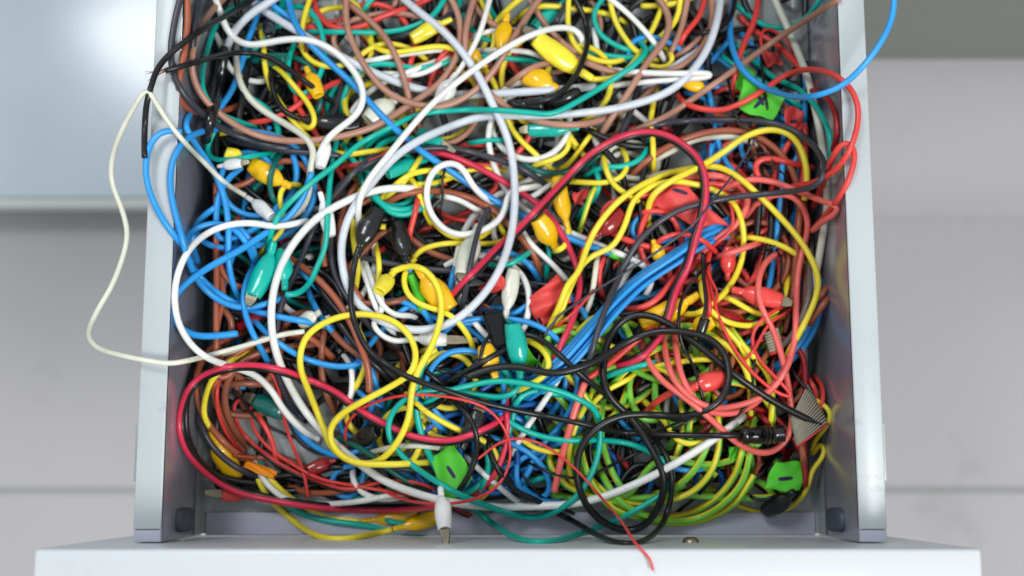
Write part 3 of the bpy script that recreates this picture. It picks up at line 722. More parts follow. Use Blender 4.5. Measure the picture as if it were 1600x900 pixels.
W(7.2,'red',5,"985,342 1012,329 1045,335 1058,355 1066,388",'shoulder-shaped, between the grey cable and the red flag')
W(7.8,'pink',5.4,"1120,402 1150,392 1190,378",'short slant under the right yellow arc')
W(8.0,'thinred',4.4,"1112,382 1106,410 1102,440 1108,472 1107,500 1100,505",'short, running into the black sleeve')
W(8.3,'thinred',3.2,"1107,392 1110,445 1118,480 1130,512 1150,550 1175,582 1212,612 1240,622 1214,592 1182,556 1175,524 1195,495 1237,472",'thin, making a sharp hairpin near the right wall')
W(7.9,'pink',5.5,"1002,530 1010,560 1030,590 1062,615 1087,634 1120,663 1153,693 1193,709 1222,696 1237,667 1234,620 1225,572 1207,515 1190,482 1184,450 1190,420 1207,400 1222,392",'great ring running round the lower right to the black plug')
W(8.0,'pink',5.3,"1036,515 1042,560 1052,592 1080,622 1110,636 1150,634 1190,620 1215,598 1235,560 1242,530",'inner ring at the lower right')
W(8.7,'black',3,"1125,390 1102,417 1078,445 1064,470 1060,505 1066,540 1085,575 1097,620 1103,645",'slim, dropping past the black sleeve')
W(8.0,'black',3.4,"1098,395 1100,440 1103,475 1098,500",'upright stub entering the black sleeve')
W(7.8,'black',2.6,"1232,500 1200,507 1175,520 1155,545 1142,560",'slim arch under the shiny red boot')
W(7.8,'black',2.6,"1202,520 1182,550 1176,590 1174,625 1150,650 1117,667",'slim, curling at the right of the striped wires')
W(7.0,'black',3.2,"1230,565 1245,590 1262,610 1275,625 1275,640 1255,655",'slim, dangling over the ribbon end at the right wall')
W(5.2,'red',4,"1270,585 1283,600 1286,625 1278,650",'coiled against the right wall, outer one')
W(5.1,'red',4,"1262,590 1274,608 1276,632 1268,650",'coiled against the right wall, inner one')
W(5.0,'yellow',4.2,"1250,610 1280,630 1298,642 1298,658 1284,676 1272,690 1268,715 1283,690 1289,707 1280,722 1268,735 1262,762 1240,790 1200,803 1148,788",'looping down the lower right wall to the floor')
# --- left
W(6.5,'blue',5.6,"345,352 370,352 388,372 398,398 404,425",'short, arched under the long white bow')
W(6.6,'blue',5.6,"350,300 345,318 320,335 305,355 300,380 310,410",'short, dropping inside the left blue loops')
W(6.6,'blue',5.6,"286,378 306,357 338,349 368,359 388,384 399,412",'making a low hump over the left blue loops')
W(7,'blue',5.6,"284,207,88 262,205,96 243,213,98 229,245,98 230,285,98 247,330,97 268,362,86 288,388 303,420 330,450 375,478 420,492 468,502 520,512",'bulging out over the left rim, the outermost loop')
W(7.1,'blue',5.6,"298,176 288,193 300,218 332,265 350,308 357,355 357,405 363,440 376,472",'leaning through the left loops from the rim', cat='wire')
W(7.3,'blue',5.6,"340,202 318,204 292,217 273,243 266,282 272,325 282,362 292,400 310,440 340,468 376,481 425,473 468,455",'second loop in from the left rim')
W(7.3,'blue',5.4,"388,490 425,527 470,557 525,571 570,567",'sagging from the star-shaped crossing to the middle')
W(7.4,'blue',5.4,"402,404 386,437 380,470 390,510 410,550 421,570",'falling from the left teal boots to the crimson arc')
W(7.5,'blue',6,"487,270 478,300 458,333 425,357 387,384 350,405 325,418 298,437 273,460 265,487 277,511 300,525 340,526 371,521",'thick, swinging far left and ending in a cut tip')
W(6.2,'blue',5.6,"600,640 580,577 550,520 512,466 475,427 450,400",'running straight beside the reddish brown one in the lower left')
W(6.1,'blue',5.2,"530,530 505,500 487,468 478,445",'short, beside the cloudy white boot at the left')
W(6.3,'black',6,"475,405 500,450 540,500 570,545 612,585 650,620",'thick, falling through the left of the middle')
W(6.3,'black',6,"505,470 535,510 560,545 585,570 620,600",'thick, just left of the first yellow ring')
W(6.4,'charcoal',6,"518,300 519,360 520,420 540,462 560,490 590,520 640,552",'hidden behind the great pale ring on its left')
W(6.5,'copperbrown',6,"577,272 560,285 541,322 530,362 535,405 545,435 560,466 585,490",'following the great pale ring inside')
W(6.9,'charcoal',5.4,"595,237 560,263 528,300 500,340 485,370 462,425 445,460 437,482 432,520 430,560 440,600 455,632 480,660",'running beside the thick white sweep')
W(7.4,'copperbrown',6,"448,400 487,427 525,466 550,507 563,540 576,575 577,612",'slanting to a frayed end in the lower left', bare=(1,))
W(7.45,'teal',5.2,"526,220 517,262 511,340 507,388 492,425 486,440 463,461 446,460",'hanging in a hook down to the left teal boot', clips=[CL(1,(445,452),(437,392),15,'teal')])
K(7.42,'teal',(428,378),(394,464),19,'teal crocodile clip with its jaws bare, lying on the blue wires at the left',16)
W(7.8,'white',6.8,"664,297 625,293 575,300 525,322 500,336 475,360 452,390 432,437 424,487 428,537 442,580 465,625 480,648 520,690 567,728 600,751 660,774 700,784 767,792 833,791 900,787 960,770 1033,737 1100,697 1162,650",'thick, sweeping from the middle down the left and along the bottom')
W(8.0,'white',5.8,"480,345 450,352 425,354 400,349 362,350 325,363 295,390 277,430,60 273,470,62 280,507 300,540 325,560 362,573 400,587 425,612 440,637 473,673 500,688",'bowing against the left wall and down into the lower left')
W(7.3,'cream',4.6,"384,306 350,285 320,255 290,225 262,190,94 240,155,104 229,139,106 215,160,100 200,185,94 177,240,80 174,280,74 193,335,68 199,370,66 178,440,66 150,490,68 137,525,74 150,542,84 190,555,94 230,563,98 265,568,98 300,562,86 350,549 400,535 440,523 476,518",'hanging out over the left rim in a long loose loop', clips=[CL(0,(386,308),(424,340),12,'white')], stiff=2)
# --- middle
W(5,'charcoal',5.4,"540,395 600,410 660,420 720,425 780,435 840,450",'lying level at the bottom of the dark centre')
W(5.2,'blue',5.4,"745,398 775,392 805,398 830,418 845,445",'arched low right of the great pale ring')
W(5.2,'blue',5.4,"714,410 705,440 706,470 712,490",'short, upright between the translucent and grey boots')
W(5.6,'teal',4.8,"745,400 760,412 790,415 820,400 838,385",'dipping under the crossing of red wires')
W(5.8,'red',5.2,"655,300 650,330 640,365 636,390",'upright behind the two black boots')
W(5.8,'yellow',4.8,"585,375 592,410 590,440 575,465 600,475 612,474",'curled between the black boot and the white bundle')
W(6,'thinred',3.6,"675,320 690,335 715,344 745,346",'small flat curve inside the white ring')
W(6,'teal',4.8,"725,225 740,222 775,218 800,222",'short, level below the yellow crossing')
W(6.1,'teal',4.8,"535,217 545,243 565,262 590,275",'short slope below the left end of the tan bow')
W(6.1,'yellow',5,"507,230 535,242 575,237 622,232",'short, level under the white diagonal')
W(6.2,'red',5,"528,262 555,258 590,248 625,225 650,200",'slanting under the blue diagonal on the left')
W(6.2,'yellow',4.6,"930,200 905,235 887,257 866,270",'joining the hanging yellow boot from the right')
W(6.2,'yellow',4.6,"884,205 891,225 876,245 845,255 825,262",'small bay right above the hanging yellow boot')
W(6.2,'darkgreen',4.8,"800,237 825,262 870,272 912,260 937,243 960,225",'sagging above the hanging yellow boot')
W(6.3,'teal',5,"924,255 937,280 932,307 913,325 902,345",'hooked right of the hanging yellow boot')
W(6.3,'teal',5,"1016,212 1006,245 975,260 940,262 915,275",'sweeping low below the tan rod')
W(6.3,'yellow',4.8,"969,228 982,252 974,275 950,285 887,283 862,281 820,284 803,270",'level, with its right end turned up')
W(6.4,'yellow',5,"942,235 947,267 960,290 985,306 1010,322",'steep, right of the middle teal hooks')
W(6.4,'earth',4.6,"905,365 915,330 925,300 935,285",'short upright between teal wires at the centre')
W(6.5,'teal',5,"860,330 855,360 858,400 850,440",'upright left of the red flag in the centre')
W(6.6,'yellow',5,"670,335 684,355 712,372 742,375 768,358 780,335",'cupped below the round white ring')
W(6.6,'yellow',4.8,"640,412 655,392 690,381 735,380 780,379 802,365 820,350",'humped below the white ring')
W(6.6,'yellow',5,"595,312 625,292 652,255 660,240",'short slant above the left black boot')
W(6.7,'yellow',5,"592,313 612,295 640,273 675,266 707,275 740,292 770,330 790,370",'rising from the left black boot and down the middle')
W(6.6,'yellow',4.6,"630,285 665,288 700,280 735,265 790,266",'flat, crossing between the two yellow bows')
W(6.7,'copperbrown',6,"597,322 625,305 675,298 725,306 762,322 790,347 820,378 840,407 843,432",'arched over the black boots')
W(6.75,'white',5,"680,305 715,312 745,328 765,338",'short curve crossing the round white ring')
W(6.8,'white',5,"812,318 850,296 868,283",'short, behind the crimson crossing')
W(6.8,'charcoal',5.6,"500,330 535,286 570,261 620,240 665,232 712,232 762,245 812,262 862,296",'humped across the centre under the grey ring')
W(6.9,'blue',6,"448,-12 462,40 495,80 550,130 600,185 655,235 700,265 762,307 812,335 870,364 925,387 985,408",'running straight and diagonal across the whole middle', sleeve=(.945,.995,M_TAPEG,1.18))
W(6.95,'white',5,"808,342 825,375 870,420 897,452",'falling straight to the centre red flag')
W(7,'crimson',5.6,"668,235 712,247 762,270 800,292 850,328 876,362 895,400 905,430 905,457 895,500 880,532 860,575 845,610",'slanting over the centre and turning down past the red flag')
W(7.35,'cream',5,"935,393 930,430 924,470 910,500",'left one of two uprights beside the blue bundle')
W(7.4,'white',5.2,"1000,395 975,440 955,490 920,540 882,575 868,600 817,678 790,726",'running under the blue bundle and out to the lower middle')
W(7.9,'white',5.6,"860,282 840,292 795,300 790,325 778,345 750,361 712,366 684,349 667,317 670,280 685,260 706,254 722,262 736,287 755,308 775,318",'curled in a round ring at the centre')
W(8.2,'charcoal',5,"769,318 751,350 740,387 732,432 727,462 720,490",'standing upright across the round white ring')
W(8.3,'crimson',5.6,"700,470 720,445 745,420 775,387 800,366 840,325 880,283 920,243 960,218 1000,206 1034,208 1070,226 1096,255 1104,290 1100,330 1083,387 1072,425 1057,452 1045,497 1024,538 998,562 950,576",'striped black, making the great arch right of the centre', twin=('black',4.6), cat='cable')
for i_, nt_ in enumerate(('first and uppermost','second','third','fourth','fifth','lowermost')):
    d_ = i_*4.4-11
    W(7.55+.01*(i_%3),'blue',4.1,"%g,%g %g,%g %g,%g %g,%g %g,%g %g,%g %g,%g %g,%g" % (1143+d_*.35,350+d_*.9+i_*1.5, 1100+d_*.5,372+d_*.8, 1060+d_*.4,400+d_*.7, 1000+d_*.55,440+d_*.6, 960+d_*.7,478+d_*.6, 915+d_*.8,530+d_*.7, 868+d_*.8,580+d_*.8, 812+d_*.7,618+d_),
      nt_+' strand of the flat bundle slanting right of the centre')
W(7.0,'white',5,"560,404 572,438 586,478 603,510 630,530",'leftmost of the pair under the left black boot')
W(7.3,'white',5,"566,398 585,450 601,482 621,494 645,492 661,510",'kinked, falling from the left black boot')
W(7.2,'white',5,"578,420 592,455 596,490 580,500 592,521 618,534 645,530",'running to the translucent clip with bare jaws', clips=[CL(1,(640,530),(698,531),14,'white',48)])
W(7.4,'yellow',5,"648,405 632,428 637,460 660,477 692,487 712,500 737,540 742,562",'bowed below the green wrapped joint')
W(8.4,'yellow',5.6,"612,425 640,416 664,422 685,450 690,487 675,540 650,587 642,625 640,650 620,693 587,723 550,722 519,700 500,655 482,610 470,578 470,550 480,525 510,503 545,492 582,492 615,502 640,525 650,555 642,582 612,603 567,627 530,650 515,674 524,703 552,722 600,726 640,724 672,722",'drawing two large rings left of the green bar flag', clips=[CL(0,(616,424),(592,456),15,'yellow')])
W(7.9,'yellow',5.4,"817,529 840,540 857,560 855,582 830,600 800,612 778,608",'curved like a hook round the hanging teal boot')
W(8.5,'black',5.2,"557,398 550,437 548,475 557,512 575,547 605,570 640,590 687,607 747,627 800,640 900,660 967,675 1050,680 1150,680 1176,679",'long, running from the left black boot to the plug at the right', clips=[CL(0,(557,402),(592,326),18,'black')])
W(7.0,'black',3.2,"660,570 675,575 712,585 760,590 800,590",'slim, level below the translucent clip')
W(7.6,'black',3.4,"747,592 750,565 757,532 778,517 800,515",'slim, curling left of the teal boot')
W(7.7,'black',5,"676,610 720,585 760,562 800,538 815,522 845,530 880,560 912,590 945,615 967,637 1007,668 1040,710 1050,750 1043,800 1027,830 1000,847 967,848 927,833 900,817 867,800 840,783 807,768 777,733 762,693 756,650",'making the outer ring that hangs lowest at the bottom')
W(8.6,'black',6.2,"1283,664 1250,650 1200,622 1150,587 1125,567 1095,542 1062,517 1030,497 1000,490 970,500 950,530 943,570 942,600 955,625 987,653 1017,700 1037,740 1037,773 1020,808 993,830 967,828 933,810 907,773 900,733 907,697 933,667 967,650 1017,648 1067,652 1107,640 1133,617 1140,582 1132,550 1110,528 1075,519 1037,516 1000,524 970,540 937,562 900,577 862,585 828,577 800,572 765,578 728,590",'of thick rubber, ringing twice at the lower right with a cut end')
W(6.4,'blue',4.8,"955,640 985,672 1010,700 1040,725 1075,735 1120,728",'curving behind the dark rings at the lower right')
# --- lower left
W(4.6,'copperbrown',6,"520,560 487,528 440,520 390,540 350,568 335,602 340,640 358,675 382,708",'coiled in the lower left, the inner ring')
W(4.8,'copperbrown',6,"392,515 362,527 330,543 309,575 307,612 317,650 340,680 366,706 392,722",'coiled in the lower left, the outer ring')
W(4.7,'brown',6,"500,535 470,540 420,545 378,565 352,600 352,640 368,675 388,700",'coiled in the lower left, the tightest ring')
W(4.9,'brown',6,"350,600 400,598 440,605 470,625 490,655 520,680",'crossing the bare floor in the lower left')
W(4.4,'brown',6,"510,500 503,545 503,590 515,630 535,660",'dropping at the edge of the bare floor')
W(4.6,'white',5,"528,545 548,570 550,600 546,630 530,655 510,672",'curving in shadow behind the yellow rings')
W(4.8,'cream',4.6,"462,520 410,530 370,545 335,560",'short, under the left end of the brown coils')
W(5,'yellow',5,"395,545 370,558 350,575 330,595 320,625 318,650 330,672 345,690",'curled behind the brown coils')
W(5,'black',5.6,"300,560 296,600 290,645 293,683 312,722 342,744 385,753 432,754 470,750",'outermost of the dark ones curling round the lower left')
W(5.1,'charcoal',5.6,"307,633 317,673 343,710 387,740 425,750",'short, inside the dark curl at the lower left')
W(5.2,'black',5.6,"370,745 430,745 480,738 530,730 570,735",'flat, running right along the floor from the lower left')
W(5.2,'copperbrown',5,"440,755 480,770 530,768 570,755 600,748",'flat, lying low at the front left')
W(5.6,'charcoal',5.4,"455,660 470,690 500,705 540,710 600,728 680,738",'running low under the lower yellow ring')
W(6,'blue',5.2,"438,632 460,668 480,690 505,706 540,714 570,700 610,690",'dipping behind the dark green boot')
W(6,'black',2.6,"358,595 372,612 395,650 420,668 450,680 480,690",'thin, crossing the bare floor')
W(6.6,'darkgreen',5,"508,680 535,688 558,697 583,714 610,735 650,760 690,770",'running under the lower yellow ring to the right')
W(7,'teal',5,"406,723 427,768 460,797 500,811 567,820 625,832 660,835 685,829",'following the yellow pair along the front')
W(7.1,'teal',5,"592,802 605,815 640,819 680,815",'short bow over the front yellow boots')
W(7.2,'white',5,"398,722 413,752 447,780 500,787 567,782 600,775 655,766",'leaving the twisted copper and running along the front')
W(7.15,'white',5,"553,725 550,742 558,762 582,777 612,780 643,773",'small hook under the lower yellow ring')
W(7.2,'cream',5,"577,708 620,697 667,697 702,702",'short, level left of the green bar flag')
W(6.9,'yellow',5,"405,727 418,743 453,777 500,802 535,811 562,814",'upper one of the two feeding the front yellow boots', clips=[CL(1,(564,814),(655,802),13,'gold')])
W(7.3,'yellow',5.2,"396,725 413,767 450,807 493,837 533,843 580,835 613,828",'lower one of the two feeding the front yellow boots', clips=[CL(1,(614,827),(694,804),13,'gold')])
W(7.3,'thinred',3,"383,621 366,627 373,667 407,703 447,730 500,753 545,765 600,752 640,752 680,765 705,790 750,810 800,813 850,827 900,831 960,826",'paired with black, wandering along the front', twin=('black',3.6), cat='cable')
W(7.35,'thinred',3,"393,622 392,657 413,693 453,723 500,748 560,760 620,770 680,780",'thin, hanging in an arc in the lower left')
W(7.4,'thinred',3,"357,578 341,598 342,650 360,687 383,711",'thin, lying on the brown coils')
W(7.9,'thinred',3,"415,573 430,592 443,650 457,697 473,733 482,778",'thin, hanging from the crimson arc to a loose end')
W(7.0,'red',4.4,"395,640 410,660 425,690 434,730",'short, on the bare floor beside the dark green boot')
W(8.2,'crimson',5.4,"800,640 775,662 750,673 707,688 650,683 617,670 567,643 525,612 475,590 437,577 400,571 362,572 325,583 300,600 286,627 280,667 293,707 327,743 367,767 433,783 500,793 600,797 687,790",'striped black, bowing round the whole lower left', twin=('black',-4.6), cat='cable')
# --- lower middle
W(5.6,'blue',5,"560,640 600,660 640,680 690,690",'low, crossing under the yellow rings')
W(5.7,'deepblue',5,"700,630 740,640 790,640 840,630 880,640",'level, under the teal loops')
W(5.8,'blue',5,"808,700 809,760 827,778 860,785 900,778",'turned along the front, below the teal ring')
W(5.8,'blue',5,"640,620 665,640 680,660 700,675",'short, inside the teal ring')
W(5.9,'black',5,"700,600 690,625 655,640 640,625",'bent in a small arc above the teal ring')
W(6,'black',5,"640,560 690,600 730,640 760,680 800,720",'slanting beneath the green bar flag')
W(6.2,'yellow',5,"627,607 660,640 713,670 755,688 774,705 777,740 763,770 745,782",'slanting to the green bar flag and hooking down')
W(6.3,'yellow',5,"800,670 820,690 840,702 880,706 902,700",'short, sagging right of the white tip')
W(6.4,'teal',5,"760,692 763,740 746,775",'short, upright right of the green bar flag')
W(6.6,'white',5,"727,713 767,750 817,788 850,795",'slanting down right of the green bar flag')
W(6.7,'crimson',4.8,"790,605 793,640 790,700 773,742 740,775",'upright, falling right of the black boot in the lower middle')
W(6.8,'teal',5,"798,655 807,627 833,610 868,617 900,618",'small hump inside the lower teal ring')
W(7.6,'teal',5,"765,637 800,663 833,678 883,688 933,687 983,693 1017,707 1045,728 1053,745 1040,767 1017,783 967,810 917,830 867,845 833,847 800,838 775,822 750,803 730,785 712,770",'crossing the dark rings and curving along the front')
W(8.35,'teal',5.2,"813,592 808,610 785,620 750,617 712,610 675,610 640,620 613,645 607,680 633,717 667,743 707,767 767,793 817,808 850,807 900,777 930,727 938,677 930,640 910,627 875,612 820,599 780,595 740,601 700,612 672,626 650,642",'drawing the big ring in the lower middle from the hanging boot', clips=[CL(0,(813,594),(800,505),18,'teal')])
W(8.0,'teal',3.4,"801,507 785,498 773,488",'very short, between the teal boot and its bare joint', bare=(1,))
W(8.5,'black',5,"700,620 733,650 746,690 733,740 716,768",'bowed right over the green bar flag')
W(8.6,'thinred',2.6,"543,708 540,667 567,637 617,620 667,617 733,627 767,643 793,680 797,717 783,753 750,777 700,787 640,783 600,767 565,745",'thin, circling the green bar flag')
W(8.7,'thinred',2.2,"747,717 783,690 805,685 843,692 893,727 933,770 973,817,95 993,850,%d 1017,874,%d 1020,891,%d" % (ZT*1000+4, ZT*1000+2, ZT*1000+2)+"",'thin, ending loose on top of the white front')
# --- lower right
E = [(5.4,"1062,615 1068,665 1055,722",'short, upright beside the dark rings'),
 (6.1,"1115,605 1122,660 1123,700 1110,740 1080,770 1033,785 967,785 917,775 877,753 857,720 866,688",'innermost of the long hanging bows at the lower right'),
 (6.3,"1170,650 1160,703 1148,742 1120,778 1077,802 1017,810 960,797 927,760 911,717 905,680",'second of the long hanging bows at the lower right'),
 (6.5,"1180,640 1172,707 1160,753 1127,790 1083,812 1033,812 973,787 940,740 925,700",'third of the long hanging bows at the lower right'),
 (6.2,"1178,742 1147,787 1100,813 1050,820 1000,806 950,772 920,745",'outermost hanging bow, ending in bare copper'),
 (6.7,"1100,522 1137,540 1162,570 1171,602 1172,652",'lower one of the shoulders right of the black sleeve'),
 (6.6,"1105,495 1137,517 1163,550 1174,590 1180,640",'upper one of the shoulders right of the black sleeve'),
 (6.6,"1140,510 1165,545 1190,570 1203,592 1207,640 1200,690",'rightmost, falling beside the thin red hairpin'),
 (6.8,"1000,575 1037,577 1067,600 1095,627 1122,652",'slanting between the pink rings'),
 (6.4,"935,625 965,592 1000,560 1030,545 1060,538",'rising to the right above the dark rings'),
 (6.2,"932,602 903,655 890,700 893,745 905,770",'leftmost upright at the lower right'),
 (6.3,"945,612 938,670 948,715 970,760 1003,792",'upright, just inside the dark ring'),
 (6.0,"982,598 968,640 940,668 915,700",'short, slanting down across the dark ring'),
 (6.0,"866,655 895,680 905,720 925,755 965,780",'curving right from the lower teal ring'),
 (5.8,"1000,620 1040,660 1060,690 1100,690 1140,660",'dipping like a swag behind the black plug'),
 (6.4,"1122,655 1108,690 1085,735 1050,765 1010,775",'steep, left of the black plug')]
for L_, p_, n_ in E:
    W(L_, 'earth', 5.5, p_, n_, bare=((0,) if 'bare copper' in n_ else ()))
W(6.6,'yellow',4.6,"918,640 945,612 985,590 1000,575",'thin slant left of the striped ones at the lower right')
W(6.9,'yellow',4.8,"1000,578 1050,568 1100,562 1150,565",'level, under the pink rings')
W(6.9,'teal',5,"918,600 945,588 970,580 1000,571 1037,563",'short and level above the dark rings')
W(7.1,'red',5.4,"875,596 905,596 940,577 975,550 1008,522 1040,500",'rising behind the dark rings from the left')
W(7.2,'pink',6,"866,769 880,710 893,660 905,620 914,598",'stiff and upright with a cut lower end', cat='wire')
W(7.15,'charcoal',6,"884,690 900,640 911,600 915,575",'stiff, close beside the red upright at the lower right')
W(7.0,'red',5.5,"1003,650 1030,625 1060,610 1090,605",'thick slant leading to the lower red boot')
W(7.3,'black',2.6,"803,712 830,725 870,742 910,747 955,727 1010,700 1040,680 1072,660 1110,640",'thin, straying across the dark rings')
W(7.2,'black',2.4,"800,722 815,740 850,780 890,800 930,812",'thin, slanting under the lower teal ring')
W(7.3,'black',3,"1130,715 1115,745 1090,775 1055,802",'slim, crossing the hanging striped bows')
W(5.6,'copperbrown',6,"1240,665 1253,692 1257,728",'short, dropping from the ribbon end into the right green flag')
W(5.0,'black',3.4,"1165,770 1180,782 1205,780 1225,765",'slim, low under the right green flag')
W(5.0,'black',3.4,"1150,760 1175,752 1195,735 1205,720",'slim, rising left of the right green flag')
W(5.4,'darkred',5,"1180,640 1200,660 1215,690 1230,715",'falling behind the black plug')

W(8.3,'black',2.2,"803,722 790,700 776,690 765,702 770,722 790,737 806,762",'thin and kinked, beside the crimson upright in the lower middle')
W(8.3,'thinred',2.4,"853,524 880,502 905,480 925,456 941,428",'thin, slanting out from the centre red flag')
W(8.3,'thinred',2.6,"1246,474 1224,492 1204,503 1190,524 1178,548 1160,565 1139,566",'thin, curling down from the tin tip of the shiny red boot')
W(8.2,'black',2.4,"700,250 690,285 693,310 686,328 690,346",'thin and short, inside the round white ring')
W(8.3,'black',2.2,"1115,630 1085,650 1050,664 1012,682 985,700",'thin, slanting below the thick rubber rings')
W(8.5,'thinred',2.2,"1112,402 1104,425 1118,448 1122,470 1112,490",'thin and wavy, left of the upright red boot')
W(8.3,'black',2.2,"1205,380 1222,405 1218,440 1226,465 1216,490",'thin and wavy, right of the shiny red boot')

# ------------------------------------------------------------------ clips, boots, plugs, tape
K(4,'gold',(330,672),(372,745),18,'large yellow boot lying low under the brown coils at the lower left')
K(3.6,'red',(392,774),(345,771),13,'red crocodile clip lying flat in the front left corner with its steel jaws showing',28)
K(6.1,'yellow',(385,250),(352,238),13,'small yellow boot under the teal hook at the upper left')
K(6.1,'gold',(455,292),(392,256),18,'yellow boot lying among the wires below the long tan bow')
K(6.5,'yellow',(706,30),(643,62),14,'yellow boot tucked under the pale cable near the top edge')
K(6.4,'gold',(793,22),(787,80),16,'upright yellow boot at the top, between two tan wires')
K(6.3,'gold',(760,105),(725,62),12,'yellow boot half hidden below the white diagonal')
K(5.9,'gold',(872,140),(820,118),20,'shiny dark yellow boot under the big slanting yellow one')
W(7.4,'yellow',5.2,"925,124 945,124 965,120 985,105 1003,80 1006,74",'feeding the biggest yellow boot at the top', clips=[CL(0,(926,124),(836,58),20,'yellow',24)])
K(6.0,'gold',(1110,140),(1065,125),13,'dull yellow boot beside the white hairpin')
K(6.4,'teal',(905,200),(825,203),14,'teal boot with silver pin just above the crossing yellow wires',14)
K(6.2,'teal',(668,250),(605,272),13,'teal boot under the great pale ring at its upper left')
K(6.3,'teal',(640,196),(690,225),12,'teal clip with open steel jaws under the blue diagonal',26)
K(5.6,'teal',(885,0),(835,45),16,'dark teal boot slanting behind the white arch')
K(5.9,'darkgreen',(395,95),(448,92),14,'dark green boot under the black frayed wire')
K(6.0,'black',(418,25),(422,55),12,'small black boot beside the upper left white bow')
K(6.4,'gold',(478,105),(498,150),14,'orange yellow boot behind the upper left teal loop')
K(6.3,'cream',(622,150),(575,190),23,'broad translucent boot crossed by the blue diagonal')
K(7.3,'white',(500,300),(516,370),13,'long white boot upright between the teal hook and the pale ring')
K(6.7,'white',(515,210),(500,262),12,'white boot under the large bow at its lower end')
K(7.2,'black',(637,414),(621,345),17,'right one of two black boots in the dark centre, jaws pointing up',24)
K(6.9,'cream',(747,352),(723,432),19,'translucent boot at the end of the charcoal upright',12)
K(5.2,'cream',(789,500),(803,420),14,'wrinkled grey-white boot standing in the dark centre')
K(6.4,'cream',(500,487),(468,505),14,'cloudy white boot among the blue wires at the left')
K(7.15,'gold',(652,418),(704,484),22,'big yellow boot right of the green wrapped joint')
K(7.0,'gold',(775,592),(757,540),17,'yellow boot pointing up left of the hanging teal one')
K(7.5,'gold',(872,392),(840,340),19,'yellow boot tilted back behind the hanging one')
W(8.25,'yellow',5,"887,356 887,372 880,386 866,393",'short bent, under the hanging yellow boot', clips=[CL(0,(889,362),(871,276),15,'gold')])
K(7.1,'gold',(1020,375),(1035,410),12,'yellow boot between the charcoal sweep and the blue bundle')
K(7.0,'gold',(1092,460),(1000,505),19,'largest low yellow boot, behind the dark rings')
K(6.4,'gold',(1075,520),(1115,500),15,'dull yellow boot behind the black sleeve')
K(7.1,'darkred',(925,372),(972,330),16,'translucent dark red boot in the arcs right of the centre')
K(6.3,'darkred',(1175,505),(1120,490),14,'dark red boot with copper strands under the yellow cup')
K(7.5,'red',(1143,452),(1222,471),17,'shiny red boot with a bare tin tip at the right',16)
K(7.2,'red',(1138,440),(1140,385),13,'upright red boot left of the shiny lying one')
K(6.9,'red',(1075,610),(1132,590),17,'lower shiny red boot inside the pink rings')
K(6.4,'red',(750,450),(785,440),14,'dark red boot half hidden by the great pale ring')
K(5.4,'darkred',(525,718),(480,735),12,'dark red boot on the floor under the lower yellow ring')
K(6.3,'darkgreen',(462,660),(396,624),17,'dark green crocodile clip lying on the bare floor at the lower left',16)
K(6.2,'black',(545,690),(590,672),16,'shiny black boot beneath the lower yellow ring')
K(6.3,'darkred',(440,468),(370,512),10,'dark red boot meeting the cut end of the thick blue wire')
K(8.0,'black',(722,702),(748,642),18,'black boot tucked into the green bar flag, its steel jaw up',16)
K(7.6,'white',(688,762),(695,829),14.5,'white crocodile clip hanging nose down at the front, below the green bar flag',26,squash=.85,zz=(.066,.084))
K(5.8,'black',(1240,768),(1196,800),17,'black boot at the lower right, under the green dash flag')
K(7.0,'white',(340,260),(378,255),10,'small silver-white contact at the upper left wall',14)
T(7.75, [(670,718),(706,690),(740,744),(704,792)], M_TAPEG, 'green tape flag with a dark upright bar, in the lower middle', marks=[[(.46,.36),(.50,.67)]], lift=.005)
T(6.4, [(1212,720),(1262,723),(1252,768),(1192,765)], M_TAPEG, 'green tape flag with a dark dash, at the lower right corner', marks=[[(.3,.62),(.68,.55)]])
T(7.3, [(1160,122),(1232,148),(1205,190),(1154,170)], M_TAPEG, 'green tape flag marked with a dark cross, at the upper right', marks=[[(.42,.78),(.61,.25)],[(.44,.38),(.61,.60)]], lift=.005)
T(6.6, [(1146,100),(1180,112),(1172,150),(1148,140)], M_TAPEG, 'small green tape behind the flag with the cross')
T(7.28, [(1013,316),(1062,282),(1138,350),(1088,356)], M_TAPER, lift=.003, label= 'largest red tape flag, right of the centre under the arcs', marks=[[(.7,.05),(.86,.25)]])
T(7.0, [(872,425),(893,470),(845,512),(822,472)], M_TAPER, 'folded red tape flag at the centre of the pile', curl=.005)
T(6.0, [(1228,165),(1255,172),(1252,208),(1226,215)], M_TAPER, 'red tape scrap right of the green flag with the cross', marks=[[(.3,.5),(.7,.5)]])
T(6.0, [(1190,75),(1218,85),(1222,100),(1200,104)], M_TAPER, 'tiny red tape scrap at the upper right')
T(6.0, [(895,300),(925,295),(922,318),(897,322)], M_TAPER, 'small red tape scrap between teal wires at the centre')
T(6.6, [(378,730),(388,718),(434,738),(427,748)], M_TAPEO, 'orange tape flag under the twisted copper at the lower left')
T(6.3, [(818,535),(850,575),(838,570),(812,590)], M_TAPEG, 'green tape scrap right of the hanging teal boot')
T(5.6, [(1140,700),(1160,690),(1165,710),(1135,722)], M_TAPEG, 'green tape scrap under the black plug')

